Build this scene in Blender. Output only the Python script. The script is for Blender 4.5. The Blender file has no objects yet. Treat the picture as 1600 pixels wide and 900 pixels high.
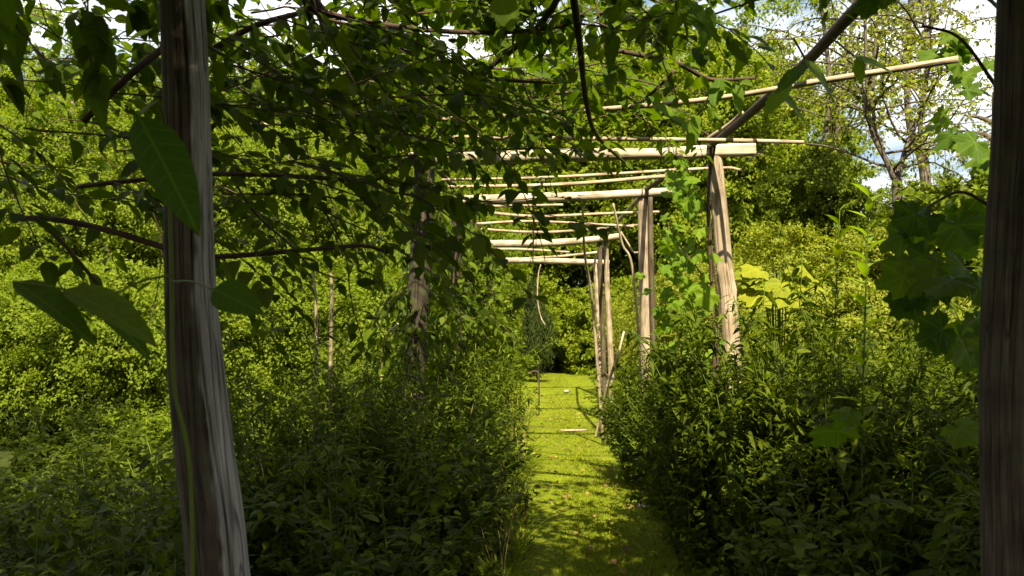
import bpy, math, random
import numpy as np
from mathutils import Matrix, Vector

random.seed(7)
RNG = np.random.default_rng(7)
scene = bpy.context.scene
COL = scene.collection

# ------------------------------------------------------------------ camera
EYE = Vector((0.0, 0.0, 1.5))
FPX = 1350.0                                   # focal length in px of a 1600 px wide picture
cam_d = bpy.data.cameras.new('camera')
cam = bpy.data.objects.new('camera', cam_d)
COL.objects.link(cam)
cam.location = EYE
cam.rotation_euler = (math.radians(90 + 2.12), 0, math.radians(2.55))
cam_d.sensor_width = 36
cam_d.lens = 36 * FPX / 1600
cam_d.clip_start = 0.05
cam_d.clip_end = 900
cam_d.dof.use_dof = True
cam_d.dof.focus_distance = 6.0
cam_d.dof.aperture_fstop = 5.6
scene.camera = cam
CM = cam.rotation_euler.to_matrix()

# ------------------------------------------------------------------ sky and sun
SUN_EL, SUN_AZ = math.radians(50), math.radians(172)      # azimuth from +Y (north) clockwise: behind, a little to the right
w = bpy.data.worlds.new('World')
scene.world = w
w.use_nodes = True
nt = w.node_tree
nt.nodes.clear()
out = nt.nodes.new('ShaderNodeOutputWorld')
bg = nt.nodes.new('ShaderNodeBackground')
sky = nt.nodes.new('ShaderNodeTexSky')
sky.sky_type = 'NISHITA'
sky.sun_disc = False
sky.sun_elevation = SUN_EL
sky.sun_rotation = SUN_AZ
sky.air_density = 1.0
sky.dust_density = 3.0
sky.ozone_density = 1.0
tc = nt.nodes.new('ShaderNodeTexCoord')
mp = nt.nodes.new('ShaderNodeMapping')
mp.inputs['Scale'].default_value = (1, 1, 2.2)
nz = nt.nodes.new('ShaderNodeTexNoise')
nz.inputs['Scale'].default_value = 3.4
nz.inputs['Detail'].default_value = 8
nz.inputs['Roughness'].default_value = 0.58
rp = nt.nodes.new('ShaderNodeValToRGB')
rp.color_ramp.elements[0].position = 0.40
rp.color_ramp.elements[0].color = (0, 0, 0, 1)
rp.color_ramp.elements[1].position = 0.60
rp.color_ramp.elements[1].color = (1, 1, 1, 1)
mx = nt.nodes.new('ShaderNodeMix')
mx.data_type = 'RGBA'
mx.inputs[7].default_value = (9.5, 9.6, 9.8, 1)           # sunlit cloud, in the sky's own units
nt.links.new(tc.outputs['Generated'], mp.inputs['Vector'])
nt.links.new(mp.outputs['Vector'], nz.inputs['Vector'])
nt.links.new(nz.outputs['Fac'], rp.inputs['Fac'])
nt.links.new(rp.outputs['Color'], mx.inputs[0])
nt.links.new(sky.outputs['Color'], mx.inputs[6])
nt.links.new(mx.outputs[2], bg.inputs['Color'])
bg.inputs['Strength'].default_value = 0.055
nt.links.new(bg.outputs[0], out.inputs[0])

sl = bpy.data.lights.new('sun', 'SUN')
sl.energy = 5.0
sl.angle = math.radians(0.53)
sl.color = (1.0, 0.90, 0.64)
so = bpy.data.objects.new('sun', sl)
COL.objects.link(so)
sd = Vector((math.sin(SUN_AZ) * math.cos(SUN_EL), math.cos(SUN_AZ) * math.cos(SUN_EL), math.sin(SUN_EL)))
so.rotation_euler = sd.to_track_quat('Z', 'Y').to_euler()
so.location = (0, 0, 30)

vs = scene.view_settings
vs.view_transform = 'Standard'
vs.look = 'None'
vs.gamma = 1
vs.use_curve_mapping = False
vs.exposure = 1.9
scene.render.engine = 'CYCLES'
scene.cycles.max_bounces = 6
scene.cycles.diffuse_bounces = 3
scene.cycles.glossy_bounces = 2
scene.cycles.transmission_bounces = 4

# ------------------------------------------------------------------ helpers
def P(px, py, Y):
    """world point seen at photograph pixel (px, py) at distance Y along the path"""
    d = CM @ Vector(((px - 800) / FPX, (450 - py) / FPX, -1))
    t = Y / d.y
    return np.array(EYE + d * t)

def proj(p):
    """pixels of world points (n,3), and depth"""
    q = (np.asarray(p) - np.array(EYE)) @ np.array(CM)
    z = np.maximum(-q[:, 2], 1e-3)
    return 800 + FPX * q[:, 0] / z, 450 - FPX * q[:, 1] / z, -q[:, 2]

def norm(v):
    v = np.asarray(v, float)
    return v / np.maximum(np.linalg.norm(v, axis=-1, keepdims=True), 1e-9)

def mesh_np(name, V, F, mats, uv=None, smooth=True):
    """V (n,3), F (m,k) with constant k"""
    V = np.ascontiguousarray(V, dtype=np.float32)
    F = np.ascontiguousarray(F, dtype=np.int32)
    me = bpy.data.meshes.new(name)
    me.vertices.add(len(V))
    me.vertices.foreach_set('co', V.ravel())
    k = F.shape[1]
    me.loops.add(F.size)
    me.loops.foreach_set('vertex_index', F.ravel())
    me.polygons.add(len(F))
    me.polygons.foreach_set('loop_start', np.arange(0, F.size, k, dtype=np.int32))
    me.polygons.foreach_set('loop_total', np.full(len(F), k, dtype=np.int32))
    if smooth:
        me.polygons.foreach_set('use_smooth', np.ones(len(F), dtype=bool))
    if uv is not None:
        l = me.uv_layers.new(name='UVMap')
        l.data.foreach_set('uv', np.ascontiguousarray(uv[F.ravel()], dtype=np.float32).ravel())
    me.update(calc_edges=True)
    me.validate()
    for m in (mats if isinstance(mats, (list, tuple)) else [mats]):
        me.materials.append(m)
    return me

ORIGIN = {}
def tag(o, label=None, cat=None, group=None, kind=None):
    if label: o['label'] = label
    if cat: o['category'] = cat
    if group: o['group'] = group
    if kind: o['kind'] = kind
    return o

def thing(name, base, label, cat, group=None):
    o = bpy.data.objects.new(name, None)
    o.empty_display_size = 0.1
    COL.objects.link(o)
    o.location = Vector([float(c) for c in base])
    ORIGIN[o.name] = np.array(base, float)
    return tag(o, label, cat, group)

def link(name, me, parent=None, loc=None):
    o = bpy.data.objects.new(name, me)
    COL.objects.link(o)
    if parent is not None:
        o.parent = parent
        ORIGIN[o.name] = ORIGIN[parent.name]
    if loc is not None:
        o.location = Vector([float(c) for c in loc])
    return o

def part(name, V, F, mat, parent, uv=None, smooth=True, label=None, kind=None):
    V = np.asarray(V, float) - ORIGIN[parent.name]
    o = link(name, mesh_np(name, V, F, mat, uv, smooth), parent)
    return tag(o, label=label, kind=kind)

def smooth_path(pts, n):
    """Catmull-Rom through pts -> n points"""
    p = np.asarray(pts, float)
    if len(p) == 2:
        t = np.linspace(0, 1, n)[:, None]
        return p[0] * (1 - t) + p[1] * t
    q = np.vstack([2 * p[0] - p[1], p, 2 * p[-1] - p[-2]])
    seg = np.linspace(0, len(p) - 1 - 1e-6, n)
    i = seg.astype(int)
    t = (seg - i)[:, None]
    a, b, c, d = q[i], q[i + 1], q[i + 2], q[i + 3]
    return 0.5 * (2 * b + (c - a) * t + (2 * a - 5 * b + 4 * c - d) * t ** 2 + (3 * b - a - 3 * c + d) * t ** 3)

def tube(path, rad, sides=8, disp=None, flat=None):
    """tapered tube with capped ends -> V, F(quads), uv in metres"""
    p = np.asarray(path, float)
    n = len(p)
    r = np.broadcast_to(np.asarray(rad, float), (n,)) if np.ndim(rad) == 0 else np.interp(np.linspace(0, 1, n), np.linspace(0, 1, len(rad)), rad)
    T = norm(np.gradient(p, axis=0))
    up = np.array([0, 0, 1.0]) if abs(T[0][2]) < 0.8 else np.array([0, 1.0, 0])
    U = np.zeros_like(p)
    u = up - T[0] * (up @ T[0])
    for i in range(n):
        u = u - T[i] * (u @ T[i])
        u = u / np.linalg.norm(u)
        U[i] = u
    W = np.cross(T, U)
    th = np.linspace(0, 2 * math.pi, sides + 1)
    s = np.concatenate([[0], np.cumsum(np.linalg.norm(np.diff(p, axis=0), axis=1))])
    R = r[:, None] * np.ones((1, sides + 1))
    if disp is not None:
        R = disp(R, th[None, :], s[:, None])
        R[:, -1] = R[:, 0]
    cu, cw = np.cos(th), np.sin(th)
    if flat is not None:                       # flattened section (half round, split timber)
        cw = np.clip(cw, -flat, flat)
    V = p[:, None, :] + R[..., None] * (cu[None, :, None] * U[:, None, :] + cw[None, :, None] * W[:, None, :])
    uv = np.stack([np.broadcast_to(th * r.mean(), R.shape), np.broadcast_to(s[:, None], R.shape)], -1)
    m = sides + 1
    idx = np.arange(n * m).reshape(n, m)
    F = np.stack([idx[:-1, :-1], idx[:-1, 1:], idx[1:, 1:], idx[1:, :-1]], -1).reshape(-1, 4)
    V = V.reshape(-1, 3)
    uv = uv.reshape(-1, 2)
    # end caps: a fan of quads (two rim points, one rim point further, centre)
    c0, c1 = len(V), len(V) + 1
    V = np.vstack([V, p[0] - T[0] * r[0] * 0.04, p[-1] + T[-1] * r[-1] * 0.04])
    uv = np.vstack([uv, [0, 0], [0, s[-1]]])
    caps = []
    for j in range(0, sides - 1, 2):
        caps.append([c0, idx[0, j + 2], idx[0, j + 1], idx[0, j]])
        caps.append([c1, idx[-1, j], idx[-1, j + 1], idx[-1, j + 2]])
    F = np.vstack([F, np.array(caps)])
    return V, F, uv

def join(parts):
    Vs, Fs, us, n = [], [], [], 0
    for V, F, u in parts:
        Vs.append(V); Fs.append(F + n); us.append(u); n += len(V)
    return np.vstack(Vs), np.vstack(Fs), np.vstack(us)

# ------------------------------------------------------------------ materials
def new_mat(name):
    m = bpy.data.materials.new(name)
    m.use_nodes = True
    t = m.node_tree
    t.nodes.clear()
    o = t.nodes.new('ShaderNodeOutputMaterial')
    return m, t, o

def leaf_mat(name, dark, mid, light, trans=0.42, tcol=None, rough=0.6, spec=0.10, vein=None):
    m, t, o = new_mat(name)
    N, L = t.nodes.new, t.links.new
    g = N('ShaderNodeNewGeometry'); oi = N('ShaderNodeObjectInfo')
    a = N('ShaderNodeMath'); a.operation = 'ADD'
    L(g.outputs['Random Per Island'], a.inputs[0]); L(oi.outputs['Random'], a.inputs[1])
    f = N('ShaderNodeMath'); f.operation = 'FRACT'; L(a.outputs[0], f.inputs[0])
    r = N('ShaderNodeValToRGB')
    r.color_ramp.elements[0].color = (*dark, 1); r.color_ramp.elements[1].color = (*light, 1)
    e = r.color_ramp.elements.new(0.5); e.color = (*mid, 1)
    L(f.outputs[0], r.inputs['Fac'])
    # soft blotches on the blade
    tcd = N('ShaderNodeTexCoord')
    n = N('ShaderNodeTexNoise'); n.inputs['Scale'].default_value = 22; n.inputs['Detail'].default_value = 3
    L(tcd.outputs['Object'], n.inputs['Vector'])
    mr = N('ShaderNodeMapRange'); mr.inputs['To Min'].default_value = 0.72; mr.inputs['To Max'].default_value = 1.25
    L(n.outputs['Fac'], mr.inputs['Value'])
    mul = N('ShaderNodeMix'); mul.data_type = 'RGBA'; mul.blend_type = 'MULTIPLY'; mul.inputs[0].default_value = 1
    L(r.outputs['Color'], mul.inputs[6]); L(mr.outputs[0], mul.inputs[7])
    col = mul.outputs[2]
    if vein:
        def mth(op, a, b=None):
            q = N('ShaderNodeMath'); q.operation = op
            for i, v in enumerate((a, b)):
                if v is None: continue
                if isinstance(v, (int, float)): q.inputs[i].default_value = v
                else: L(v, q.inputs[i])
            return q.outputs[0]
        sx = N('ShaderNodeSeparateXYZ'); L(tcd.outputs['Object'], sx.inputs[0])
        ay = mth('ABSOLUTE', sx.outputs[1])
        if vein == 'feather':
            mid_ = mth('LESS_THAN', ay, .011)
            fr = mth('FRACT', mth('MULTIPLY', mth('SUBTRACT', sx.outputs[0], mth('MULTIPLY', ay, .8)), 8.0))
            side = mth('MULTIPLY', mth('LESS_THAN', fr, .10), .6)
            vf = mth('MAXIMUM', mid_, side)
        else:
            xx = mth('SUBTRACT', sx.outputs[0], .42)
            ang = mth('ABSOLUTE', mth('ARCTAN2', sx.outputs[1], xx))
            rad_ = mth('SQRT', mth('ADD', mth('MULTIPLY', xx, xx), mth('MULTIPLY', ay, ay)))
            dm = mth('MINIMUM', mth('MINIMUM', ang, mth('ABSOLUTE', mth('SUBTRACT', ang, .95))), mth('ABSOLUTE', mth('SUBTRACT', ang, 2.0)))
            dd = mth('MULTIPLY', dm, rad_)
            main_ = mth('LESS_THAN', dd, .010)
            fr = mth('FRACT', mth('MULTIPLY', mth('SUBTRACT', rad_, mth('MULTIPLY', dd, .9)), 11.0))
            vf = mth('MAXIMUM', main_, mth('MULTIPLY', mth('LESS_THAN', fr, .10), .5))
        vm = N('ShaderNodeMix'); vm.data_type = 'RGBA'; L(mth('MULTIPLY', vf, .22), vm.inputs[0])
        L(col, vm.inputs[6]); vm.inputs[7].default_value = (light[0] * 2.0, light[1] * 1.8, light[2] * 3 + .01, 1)
        # brown flecks
        n5 = N('ShaderNodeTexNoise'); n5.inputs['Scale'].default_value = 9; n5.inputs['Detail'].default_value = 4
        ov_ = N('ShaderNodeVectorMath'); ov_.operation = 'ADD'; cx5 = N('ShaderNodeCombineXYZ')
        L(mth('MULTIPLY', oi.outputs['Random'], 50.0), cx5.inputs[2]); L(tcd.outputs['Object'], ov_.inputs[0]); L(cx5.outputs[0], ov_.inputs[1])
        L(ov_.outputs[0], n5.inputs['Vector'])
        bf = mth('MULTIPLY', mth('GREATER_THAN', n5.outputs['Fac'], .70), .7)
        bm_ = N('ShaderNodeMix'); bm_.data_type = 'RGBA'; L(bf, bm_.inputs[0]); L(vm.outputs[2], bm_.inputs[6]); bm_.inputs[7].default_value = (.10, .06, .015, 1)
        col = bm_.outputs[2]
    p = N('ShaderNodeBsdfPrincipled')
    p.inputs['Roughness'].default_value = rough
    p.inputs['Specular IOR Level'].default_value = spec
    L(col, p.inputs['Base Color'])
    tr = N('ShaderNodeBsdfTranslucent')
    tm = N('ShaderNodeMix'); tm.data_type = 'RGBA'; tm.blend_type = 'MULTIPLY'; tm.inputs[0].default_value = 1
    L(col, tm.inputs[6]); tm.inputs[7].default_value = (*(tcol or (1.7, 1.8, 0.4)), 1)
    L(tm.outputs[2], tr.inputs['Color'])
    ms = N('ShaderNodeMixShader'); ms.inputs[0].default_value = trans
    L(p.outputs[0], ms.inputs[1]); L(tr.outputs[0], ms.inputs[2]); L(ms.outputs[0], o.inputs[0])
    return m

def wood_mat(name, dark, mid, light, scale=1.0, bump=0.5, rough=0.75, moss=0.0, bare=None):
    m, t, o = new_mat(name)
    N, L = t.nodes.new, t.links.new
    tcd = N('ShaderNodeTexCoord')
    oi = N('ShaderNodeObjectInfo')
    off = N('ShaderNodeVectorMath'); off.operation = 'ADD'
    cx = N('ShaderNodeCombineXYZ'); ml = N('ShaderNodeMath'); ml.operation = 'MULTIPLY'; ml.inputs[1].default_value = 37
    L(oi.outputs['Random'], ml.inputs[0]); L(ml.outputs[0], cx.inputs[2])
    L(tcd.outputs['UV'], off.inputs[0]); L(cx.outputs[0], off.inputs[1])
    mpp = N('ShaderNodeMapping'); mpp.inputs['Scale'].default_value = (95 * scale, 3.2 * scale, 1)
    L(off.outputs[0], mpp.inputs['Vector'])
    n = N('ShaderNodeTexNoise'); n.inputs['Scale'].default_value = 1; n.inputs['Detail'].default_value = 7; n.inputs['Roughness'].default_value = 0.65
    n.inputs['Distortion'].default_value = 0.5
    L(mpp.outputs[0], n.inputs['Vector'])
    r = N('ShaderNodeValToRGB')
    r.color_ramp.elements[0].color = (*dark, 1); r.color_ramp.elements[0].position = 0.3
    r.color_ramp.elements[1].color = (*light, 1); r.color_ramp.elements[1].position = 0.68
    e = r.color_ramp.elements.new(0.48); e.color = (*mid, 1)
    L(n.outputs['Fac'], r.inputs['Fac'])
    n2 = N('ShaderNodeTexNoise'); n2.inputs['Scale'].default_value = 7; n2.inputs['Detail'].default_value = 4
    L(off.outputs[0], n2.inputs['Vector'])
    r2 = N('ShaderNodeValToRGB')
    r2.color_ramp.elements[0].color = (0.5, 0.46, 0.4, 1); r2.color_ramp.elements[0].position = 0.33
    r2.color_ramp.elements[1].color = (1, 1, 1, 1); r2.color_ramp.elements[1].position = 0.6
    L(n2.outputs['Fac'], r2.inputs['Fac'])
    mul = N('ShaderNodeMix'); mul.data_type = 'RGBA'; mul.blend_type = 'MULTIPLY'; mul.inputs[0].default_value = 0.9
    L(r.outputs['Color'], mul.inputs[6]); L(r2.outputs['Color'], mul.inputs[7])
    col = mul.outputs[2]
    if moss:
        n3 = N('ShaderNodeTexNoise'); n3.inputs['Scale'].default_value = 16; n3.inputs['Detail'].default_value = 6
        L(off.outputs[0], n3.inputs['Vector'])
        r3 = N('ShaderNodeValToRGB'); r3.color_ramp.elements[0].position = 0.5; r3.color_ramp.elements[1].position = 0.68
        L(n3.outputs['Fac'], r3.inputs['Fac'])
        sc = N('ShaderNodeMath'); sc.operation = 'MULTIPLY'; sc.inputs[1].default_value = moss; L(r3.outputs['Color'], sc.inputs[0])
        mm = N('ShaderNodeMix'); mm.data_type = 'RGBA'; L(sc.outputs[0], mm.inputs[0])
        L(col, mm.inputs[6]); mm.inputs[7].default_value = (0.06, 0.085, 0.02, 1)
        col = mm.outputs[2]
    mp7 = N('ShaderNodeMapping'); mp7.inputs['Scale'].default_value = (38, 1.1, 1); L(off.outputs[0], mp7.inputs['Vector'])
    n7 = N('ShaderNodeTexNoise'); n7.inputs['Scale'].default_value = 1; n7.inputs['Detail'].default_value = 2; n7.inputs['Distortion'].default_value = .8; L(mp7.outputs[0], n7.inputs['Vector'])
    a7 = N('ShaderNodeMath'); a7.operation = 'SUBTRACT'; a7.inputs[1].default_value = .5; L(n7.outputs['Fac'], a7.inputs[0])
    b7 = N('ShaderNodeMath'); b7.operation = 'ABSOLUTE'; L(a7.outputs[0], b7.inputs[0])
    c7 = N('ShaderNodeMapRange'); c7.inputs['From Min'].default_value = .004; c7.inputs['From Max'].default_value = .022; c7.inputs['To Min'].default_value = .30; L(b7.outputs[0], c7.inputs['Value'])
    if bare:                                   # one face of the post takes separate grey tones instead of the brown
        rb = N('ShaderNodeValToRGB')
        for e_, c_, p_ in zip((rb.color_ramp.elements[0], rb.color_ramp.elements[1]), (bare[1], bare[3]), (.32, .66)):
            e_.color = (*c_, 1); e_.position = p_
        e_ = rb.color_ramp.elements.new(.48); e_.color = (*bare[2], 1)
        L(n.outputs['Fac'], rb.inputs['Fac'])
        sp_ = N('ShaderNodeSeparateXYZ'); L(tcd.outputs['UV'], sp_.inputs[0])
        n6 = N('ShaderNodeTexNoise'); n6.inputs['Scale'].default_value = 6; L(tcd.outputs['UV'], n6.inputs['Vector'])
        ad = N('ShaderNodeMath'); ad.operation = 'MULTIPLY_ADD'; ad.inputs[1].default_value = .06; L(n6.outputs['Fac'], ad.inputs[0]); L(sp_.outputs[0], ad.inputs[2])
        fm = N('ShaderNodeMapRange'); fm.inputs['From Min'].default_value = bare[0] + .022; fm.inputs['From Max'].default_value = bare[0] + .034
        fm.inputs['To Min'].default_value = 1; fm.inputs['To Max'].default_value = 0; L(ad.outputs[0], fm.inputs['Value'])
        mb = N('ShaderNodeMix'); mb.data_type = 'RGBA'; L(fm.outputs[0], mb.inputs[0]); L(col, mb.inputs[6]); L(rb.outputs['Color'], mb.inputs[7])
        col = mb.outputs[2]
    m7 = N('ShaderNodeMix'); m7.data_type = 'RGBA'; m7.blend_type = 'MULTIPLY'; m7.inputs[0].default_value = .85
    L(col, m7.inputs[6]); L(c7.outputs[0], m7.inputs[7]); col = m7.outputs[2]
    p = N('ShaderNodeBsdfPrincipled'); p.inputs['Roughness'].default_value = rough
    p.inputs['Specular IOR Level'].default_value = 0.25
    L(col, p.inputs['Base Color'])
    b = N('ShaderNodeBump'); b.inputs['Strength'].default_value = bump; b.inputs['Distance'].default_value = 0.004
    h7 = N('ShaderNodeMath'); h7.operation = 'MULTIPLY_ADD'; h7.inputs[1].default_value = 1.2; L(c7.outputs[0], h7.inputs[0]); L(n.outputs['Fac'], h7.inputs[2])
    L(h7.outputs[0], b.inputs['Height']); L(b.outputs[0], p.inputs['Normal'])
    L(p.outputs[0], o.inputs[0])
    return m

def ground_mat(name, c1, c2, c3, scale):
    m, t, o = new_mat(name)
    N, L = t.nodes.new, t.links.new
    tcd = N('ShaderNodeTexCoord')
    n = N('ShaderNodeTexNoise'); n.inputs['Scale'].default_value = scale; n.inputs['Detail'].default_value = 9; n.inputs['Roughness'].default_value = 0.7
    L(tcd.outputs['Object'], n.inputs['Vector'])
    r = N('ShaderNodeValToRGB')
    r.color_ramp.elements[0].color = (*c1, 1); r.color_ramp.elements[0].position = 0.32
    r.color_ramp.elements[1].color = (*c3, 1); r.color_ramp.elements[1].position = 0.7
    e = r.color_ramp.elements.new(0.5); e.color = (*c2, 1)
    L(n.outputs['Fac'], r.inputs['Fac'])
    n2 = N('ShaderNodeTexNoise'); n2.inputs['Scale'].default_value = 90; n2.inputs['Detail'].default_value = 5
    L(tcd.outputs['Object'], n2.inputs['Vector'])
    p = N('ShaderNodeBsdfPrincipled'); p.inputs['Roughness'].default_value = 0.9
    p.inputs['Specular IOR Level'].default_value = 0.1
    L(r.outputs['Color'], p.inputs['Base Color'])
    b = N('ShaderNodeBump'); b.inputs['Strength'].default_value = 0.8; b.inputs['Distance'].default_value = 0.03
    L(n2.outputs['Fac'], b.inputs['Height']); L(b.outputs[0], p.inputs['Normal'])
    L(p.outputs[0], o.inputs[0])
    return m

M = {}
M['vine'] = leaf_mat('vine_leaf', (0.034, 0.064, 0.002), (0.056, 0.094, 0.003), (0.092, 0.130, 0.004), 0.42)
M['small_leaf'] = leaf_mat('small_vine_leaf', (0.030, 0.054, 0.002), (0.050, 0.080, 0.003), (0.080, 0.112, 0.004), 0.38)
M['grape'] = leaf_mat('grape_leaf', (0.035, 0.075, 0.004), (0.055, 0.100, 0.006), (0.095, 0.140, 0.008), 0.40, vein='palm')
M['bright'] = leaf_mat('bright_leaf', (0.055, 0.110, 0.005), (0.080, 0.140, 0.006), (0.115, 0.175, 0.008), 0.45, vein='palm')
M['vine_v'] = leaf_mat('veined_vine_leaf', (0.034, 0.064, 0.002), (0.056, 0.094, 0.003), (0.092, 0.130, 0.004), 0.45, vein='feather')
M['small_v'] = leaf_mat('veined_small_leaf', (0.030, 0.054, 0.002), (0.050, 0.080, 0.003), (0.080, 0.112, 0.004), 0.42, vein='feather')
M['bright_f'] = leaf_mat('veined_bright_leaf', (0.055, 0.110, 0.005), (0.080, 0.140, 0.006), (0.115, 0.175, 0.008), 0.45, vein='feather')
M['grape_f'] = leaf_mat('veined_broad_leaf', (0.035, 0.070, 0.004), (0.055, 0.095, 0.006), (0.090, 0.130, 0.008), 0.40, vein='feather')
M['herb'] = leaf_mat('herb_leaf', (0.029, 0.047, 0.002), (0.052, 0.076, 0.003), (0.100, 0.124, 0.004), 0.36)
M['herb_light'] = leaf_mat('light_herb_leaf', (0.060, 0.092, 0.003), (0.092, 0.130, 0.004), (0.135, 0.162, 0.006), 0.40)
M['yellow'] = leaf_mat('yellow_leaf', (0.11, 0.14, 0.006), (0.155, 0.175, 0.008), (0.20, 0.21, 0.010), 0.40, vein='palm')
M['tree_gold'] = leaf_mat('golden_tree_leaf', (0.072, 0.106, 0.005), (0.102, 0.140, 0.007), (0.148, 0.176, 0.010), 0.42)
M['tree_mid'] = leaf_mat('tree_leaf', (0.078, 0.112, 0.004), (0.112, 0.148, 0.006), (0.165, 0.192, 0.009), 0.40)
M['tree_pale'] = leaf_mat('pale_tree_leaf', (0.100, 0.125, 0.010), (0.150, 0.170, 0.015), (0.210, 0.220, 0.024), 0.38)
M['tree_dark'] = leaf_mat('dark_tree_leaf', (0.056, 0.080, 0.004), (0.084, 0.112, 0.005), (0.122, 0.150, 0.008), 0.38)
M['ever'] = leaf_mat('evergreen_leaf', (0.012, 0.020, 0.004), (0.022, 0.034, 0.005), (0.040, 0.052, 0.007), 0.2)
M['grass'] = leaf_mat('grass_blade', (0.105, 0.145, 0.005), (0.150, 0.190, 0.007), (0.245, 0.235, 0.020), 0.38)
M['stem_green'] = leaf_mat('green_stem', (0.05, 0.08, 0.01), (0.07, 0.10, 0.012), (0.10, 0.12, 0.015), 0.1)
M['stem'] = wood_mat('vine_bark', (0.030, 0.016, 0.010), (0.060, 0.034, 0.022), (0.105, 0.062, 0.040), 1.2, 0.6)
M['bark'] = wood_mat('tree_bark', (0.040, 0.030, 0.022), (0.085, 0.066, 0.048), (0.150, 0.120, 0.090), 0.5, 0.8)
M['post'] = wood_mat('weathered_post', (0.028, 0.019, 0.011), (0.066, 0.047, 0.030), (0.120, 0.090, 0.062), 1.1, 1.0, moss=0.3)
M['front_post'] = wood_mat('brown_grey_post', (0.022, 0.015, 0.008), (0.052, 0.037, 0.022), (0.095, 0.071, 0.046), 1.1, 1.0, moss=0.3, bare=(.182, (0.10, .09, .078), (.21, .19, .165), (.30, .28, .25)))
M['beam'] = wood_mat('peeled_log', (0.22, 0.165, 0.105), (0.37, 0.30, 0.22), (0.47, 0.40, 0.32), 0.7, 0.5)
M['dark_post'] = wood_mat('shaded_post', (0.014, 0.010, 0.006), (0.034, 0.024, 0.014), (0.062, 0.046, 0.030), 0.9, 1.0, moss=0.4)  # darker copy of the weathered post wood, shade put into its colour
M['pale_post'] = wood_mat('pale_post', (0.16, 0.115, 0.070), (0.27, 0.205, 0.138), (0.36, 0.285, 0.205), 0.8, 0.6)
M['pole'] = wood_mat('bare_pole', (0.20, 0.14, 0.085), (0.32, 0.245, 0.165), (0.42, 0.335, 0.245), 1.3, 0.35)
M['rope'] = wood_mat('twine', (0.05, 0.035, 0.02), (0.10, 0.075, 0.04), (0.17, 0.13, 0.075), 3, 0.6)
M['litter'] = wood_mat('dry_wood', (0.30, 0.22, 0.15), (0.42, 0.33, 0.24), (0.55, 0.45, 0.36), 1, 0.4)
M['lawn'] = ground_mat('lawn_soil', (0.085, 0.095, 0.012), (0.120, 0.150, 0.006), (0.170, 0.190, 0.008), 3.0)
M['soil'] = ground_mat('leafy_soil', (0.020, 0.024, 0.006), (0.035, 0.045, 0.008), (0.060, 0.075, 0.010), 1.3)

# ------------------------------------------------------------------ leaf templates  (x along the blade, y across, z up)
def t_diamond(w=0.30):
    V = np.array([[0, 0, 0], [0.4, w, 0.05], [1, 0, -0.1], [0.4, -w, 0.05]])
    return V, np.array([[0, 2, 1], [0, 3, 2]])

def t_blade(xs, ws, fold=0.10, droop=0.22, serr=0.0, curl=0.0):
    """midrib + two sides"""
    n = len(xs)
    V, F = [], []
    for i, (x, wd) in enumerate(zip(xs, ws)):
        z = -droop * x * x
        zz = serr * (0.5 if i % 2 else -0.5) if 0 < i < n - 1 else 0
        V += [[x, 0, z], [x + zz * 0.4, wd + zz, z + fold * wd * 2 + curl * math.sin(7 * x)], [x + zz * 0.4, -wd - zz, z + fold * wd * 2 - curl * math.sin(6 * x + 1)]]
    for i in range(n - 1):
        a, b = 3 * i, 3 * i + 3
        for s in (1, 2):
            q = [[a, b, b + s], [a, b + s, a + s]]
            F += q if s == 1 else [f[::-1] for f in q]
    return np.array(V, float), np.array(F)

def t_lobed(n_teeth=30, lobes=5, depth=0.42, cup=0.12, seed=0):
    rg = np.random.default_rng(seed)
    th = np.linspace(-math.pi * 0.93, math.pi * 0.93, n_teeth * 2 + 1)
    r = np.zeros_like(th)
    for k, (c, ln) in enumerate([(0, 1.0), (0.95, .86), (-0.95, .86), (2.0, .66), (-2.0, .66)][:lobes]):
        r = np.maximum(r, ln * (1 - depth * np.abs((th - c) / 0.62) ** 1.3))
    r = np.maximum(r, 0.42)
    r *= 1 + 0.07 * np.where(np.arange(len(th)) % 2, 1, -1) + rg.normal(0, 0.012, len(th))
    r *= 0.56
    X, Yc = r * np.cos(th) + 0.42, r * np.sin(th)
    Z = -cup * (X - 0.42) ** 2 - cup * 0.9 * Yc ** 2 + 0.05 * np.cos(th * 5)
    ri = 0.5
    V = np.vstack([[[0.42, 0, 0]], np.stack([(X - 0.42) * ri + 0.42, Yc * ri, Z * 0.2 + 0.02 * np.cos(th * 5)], -1), np.stack([X, Yc, Z], -1)])
    n = len(th)
    F = []
    for i in range(n - 1):
        F += [[0, 1 + i, 2 + i], [1 + i, 1 + n + i, 2 + n + i], [1 + i, 2 + n + i, 2 + i]]
    return V, np.array(F)

T_DIA = t_diamond()
T_OVATE = t_blade([0, .18, .42, .7, 1], [0.0, .20, .27, .17, 0.0])
T_OVATE2 = t_blade([0, .18, .42, .7, 1], [0.0, .24, .33, .22, 0.0], fold=.22, droop=.4)
xs9 = np.linspace(0, 1, 15)
ov = 0.25 * np.sin(math.pi * xs9 ** 0.72) ** 0.85
T_SERR = [t_blade(xs9, ov * s, fold=f, droop=d, serr=0.032, curl=c) for s, f, d, c in ((1, .12, .25, .012), (1.1, .2, .5, .02), (.9, .05, .1, .02), (1.0, .3, .75, .01))]
T_SMOOTH = [t_blade(np.linspace(0, 1, 9), 0.29 * np.sin(math.pi * np.linspace(0, 1, 9) ** 0.8) ** 0.8 * s, fold=f, droop=d, curl=.008) for s, f, d in ((1, .12, .2), (1.1, .25, .4), (.9, .1, .6))]
T_LANCE = t_blade([0, .2, .5, .8, 1], [0.0, .085, .115, .07, 0.0], fold=.2, droop=.35)
T_LANCEW = t_blade([0, .2, .45, .75, 1], [0.0, .12, .165, .10, 0.0], fold=.2, droop=.45)
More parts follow.
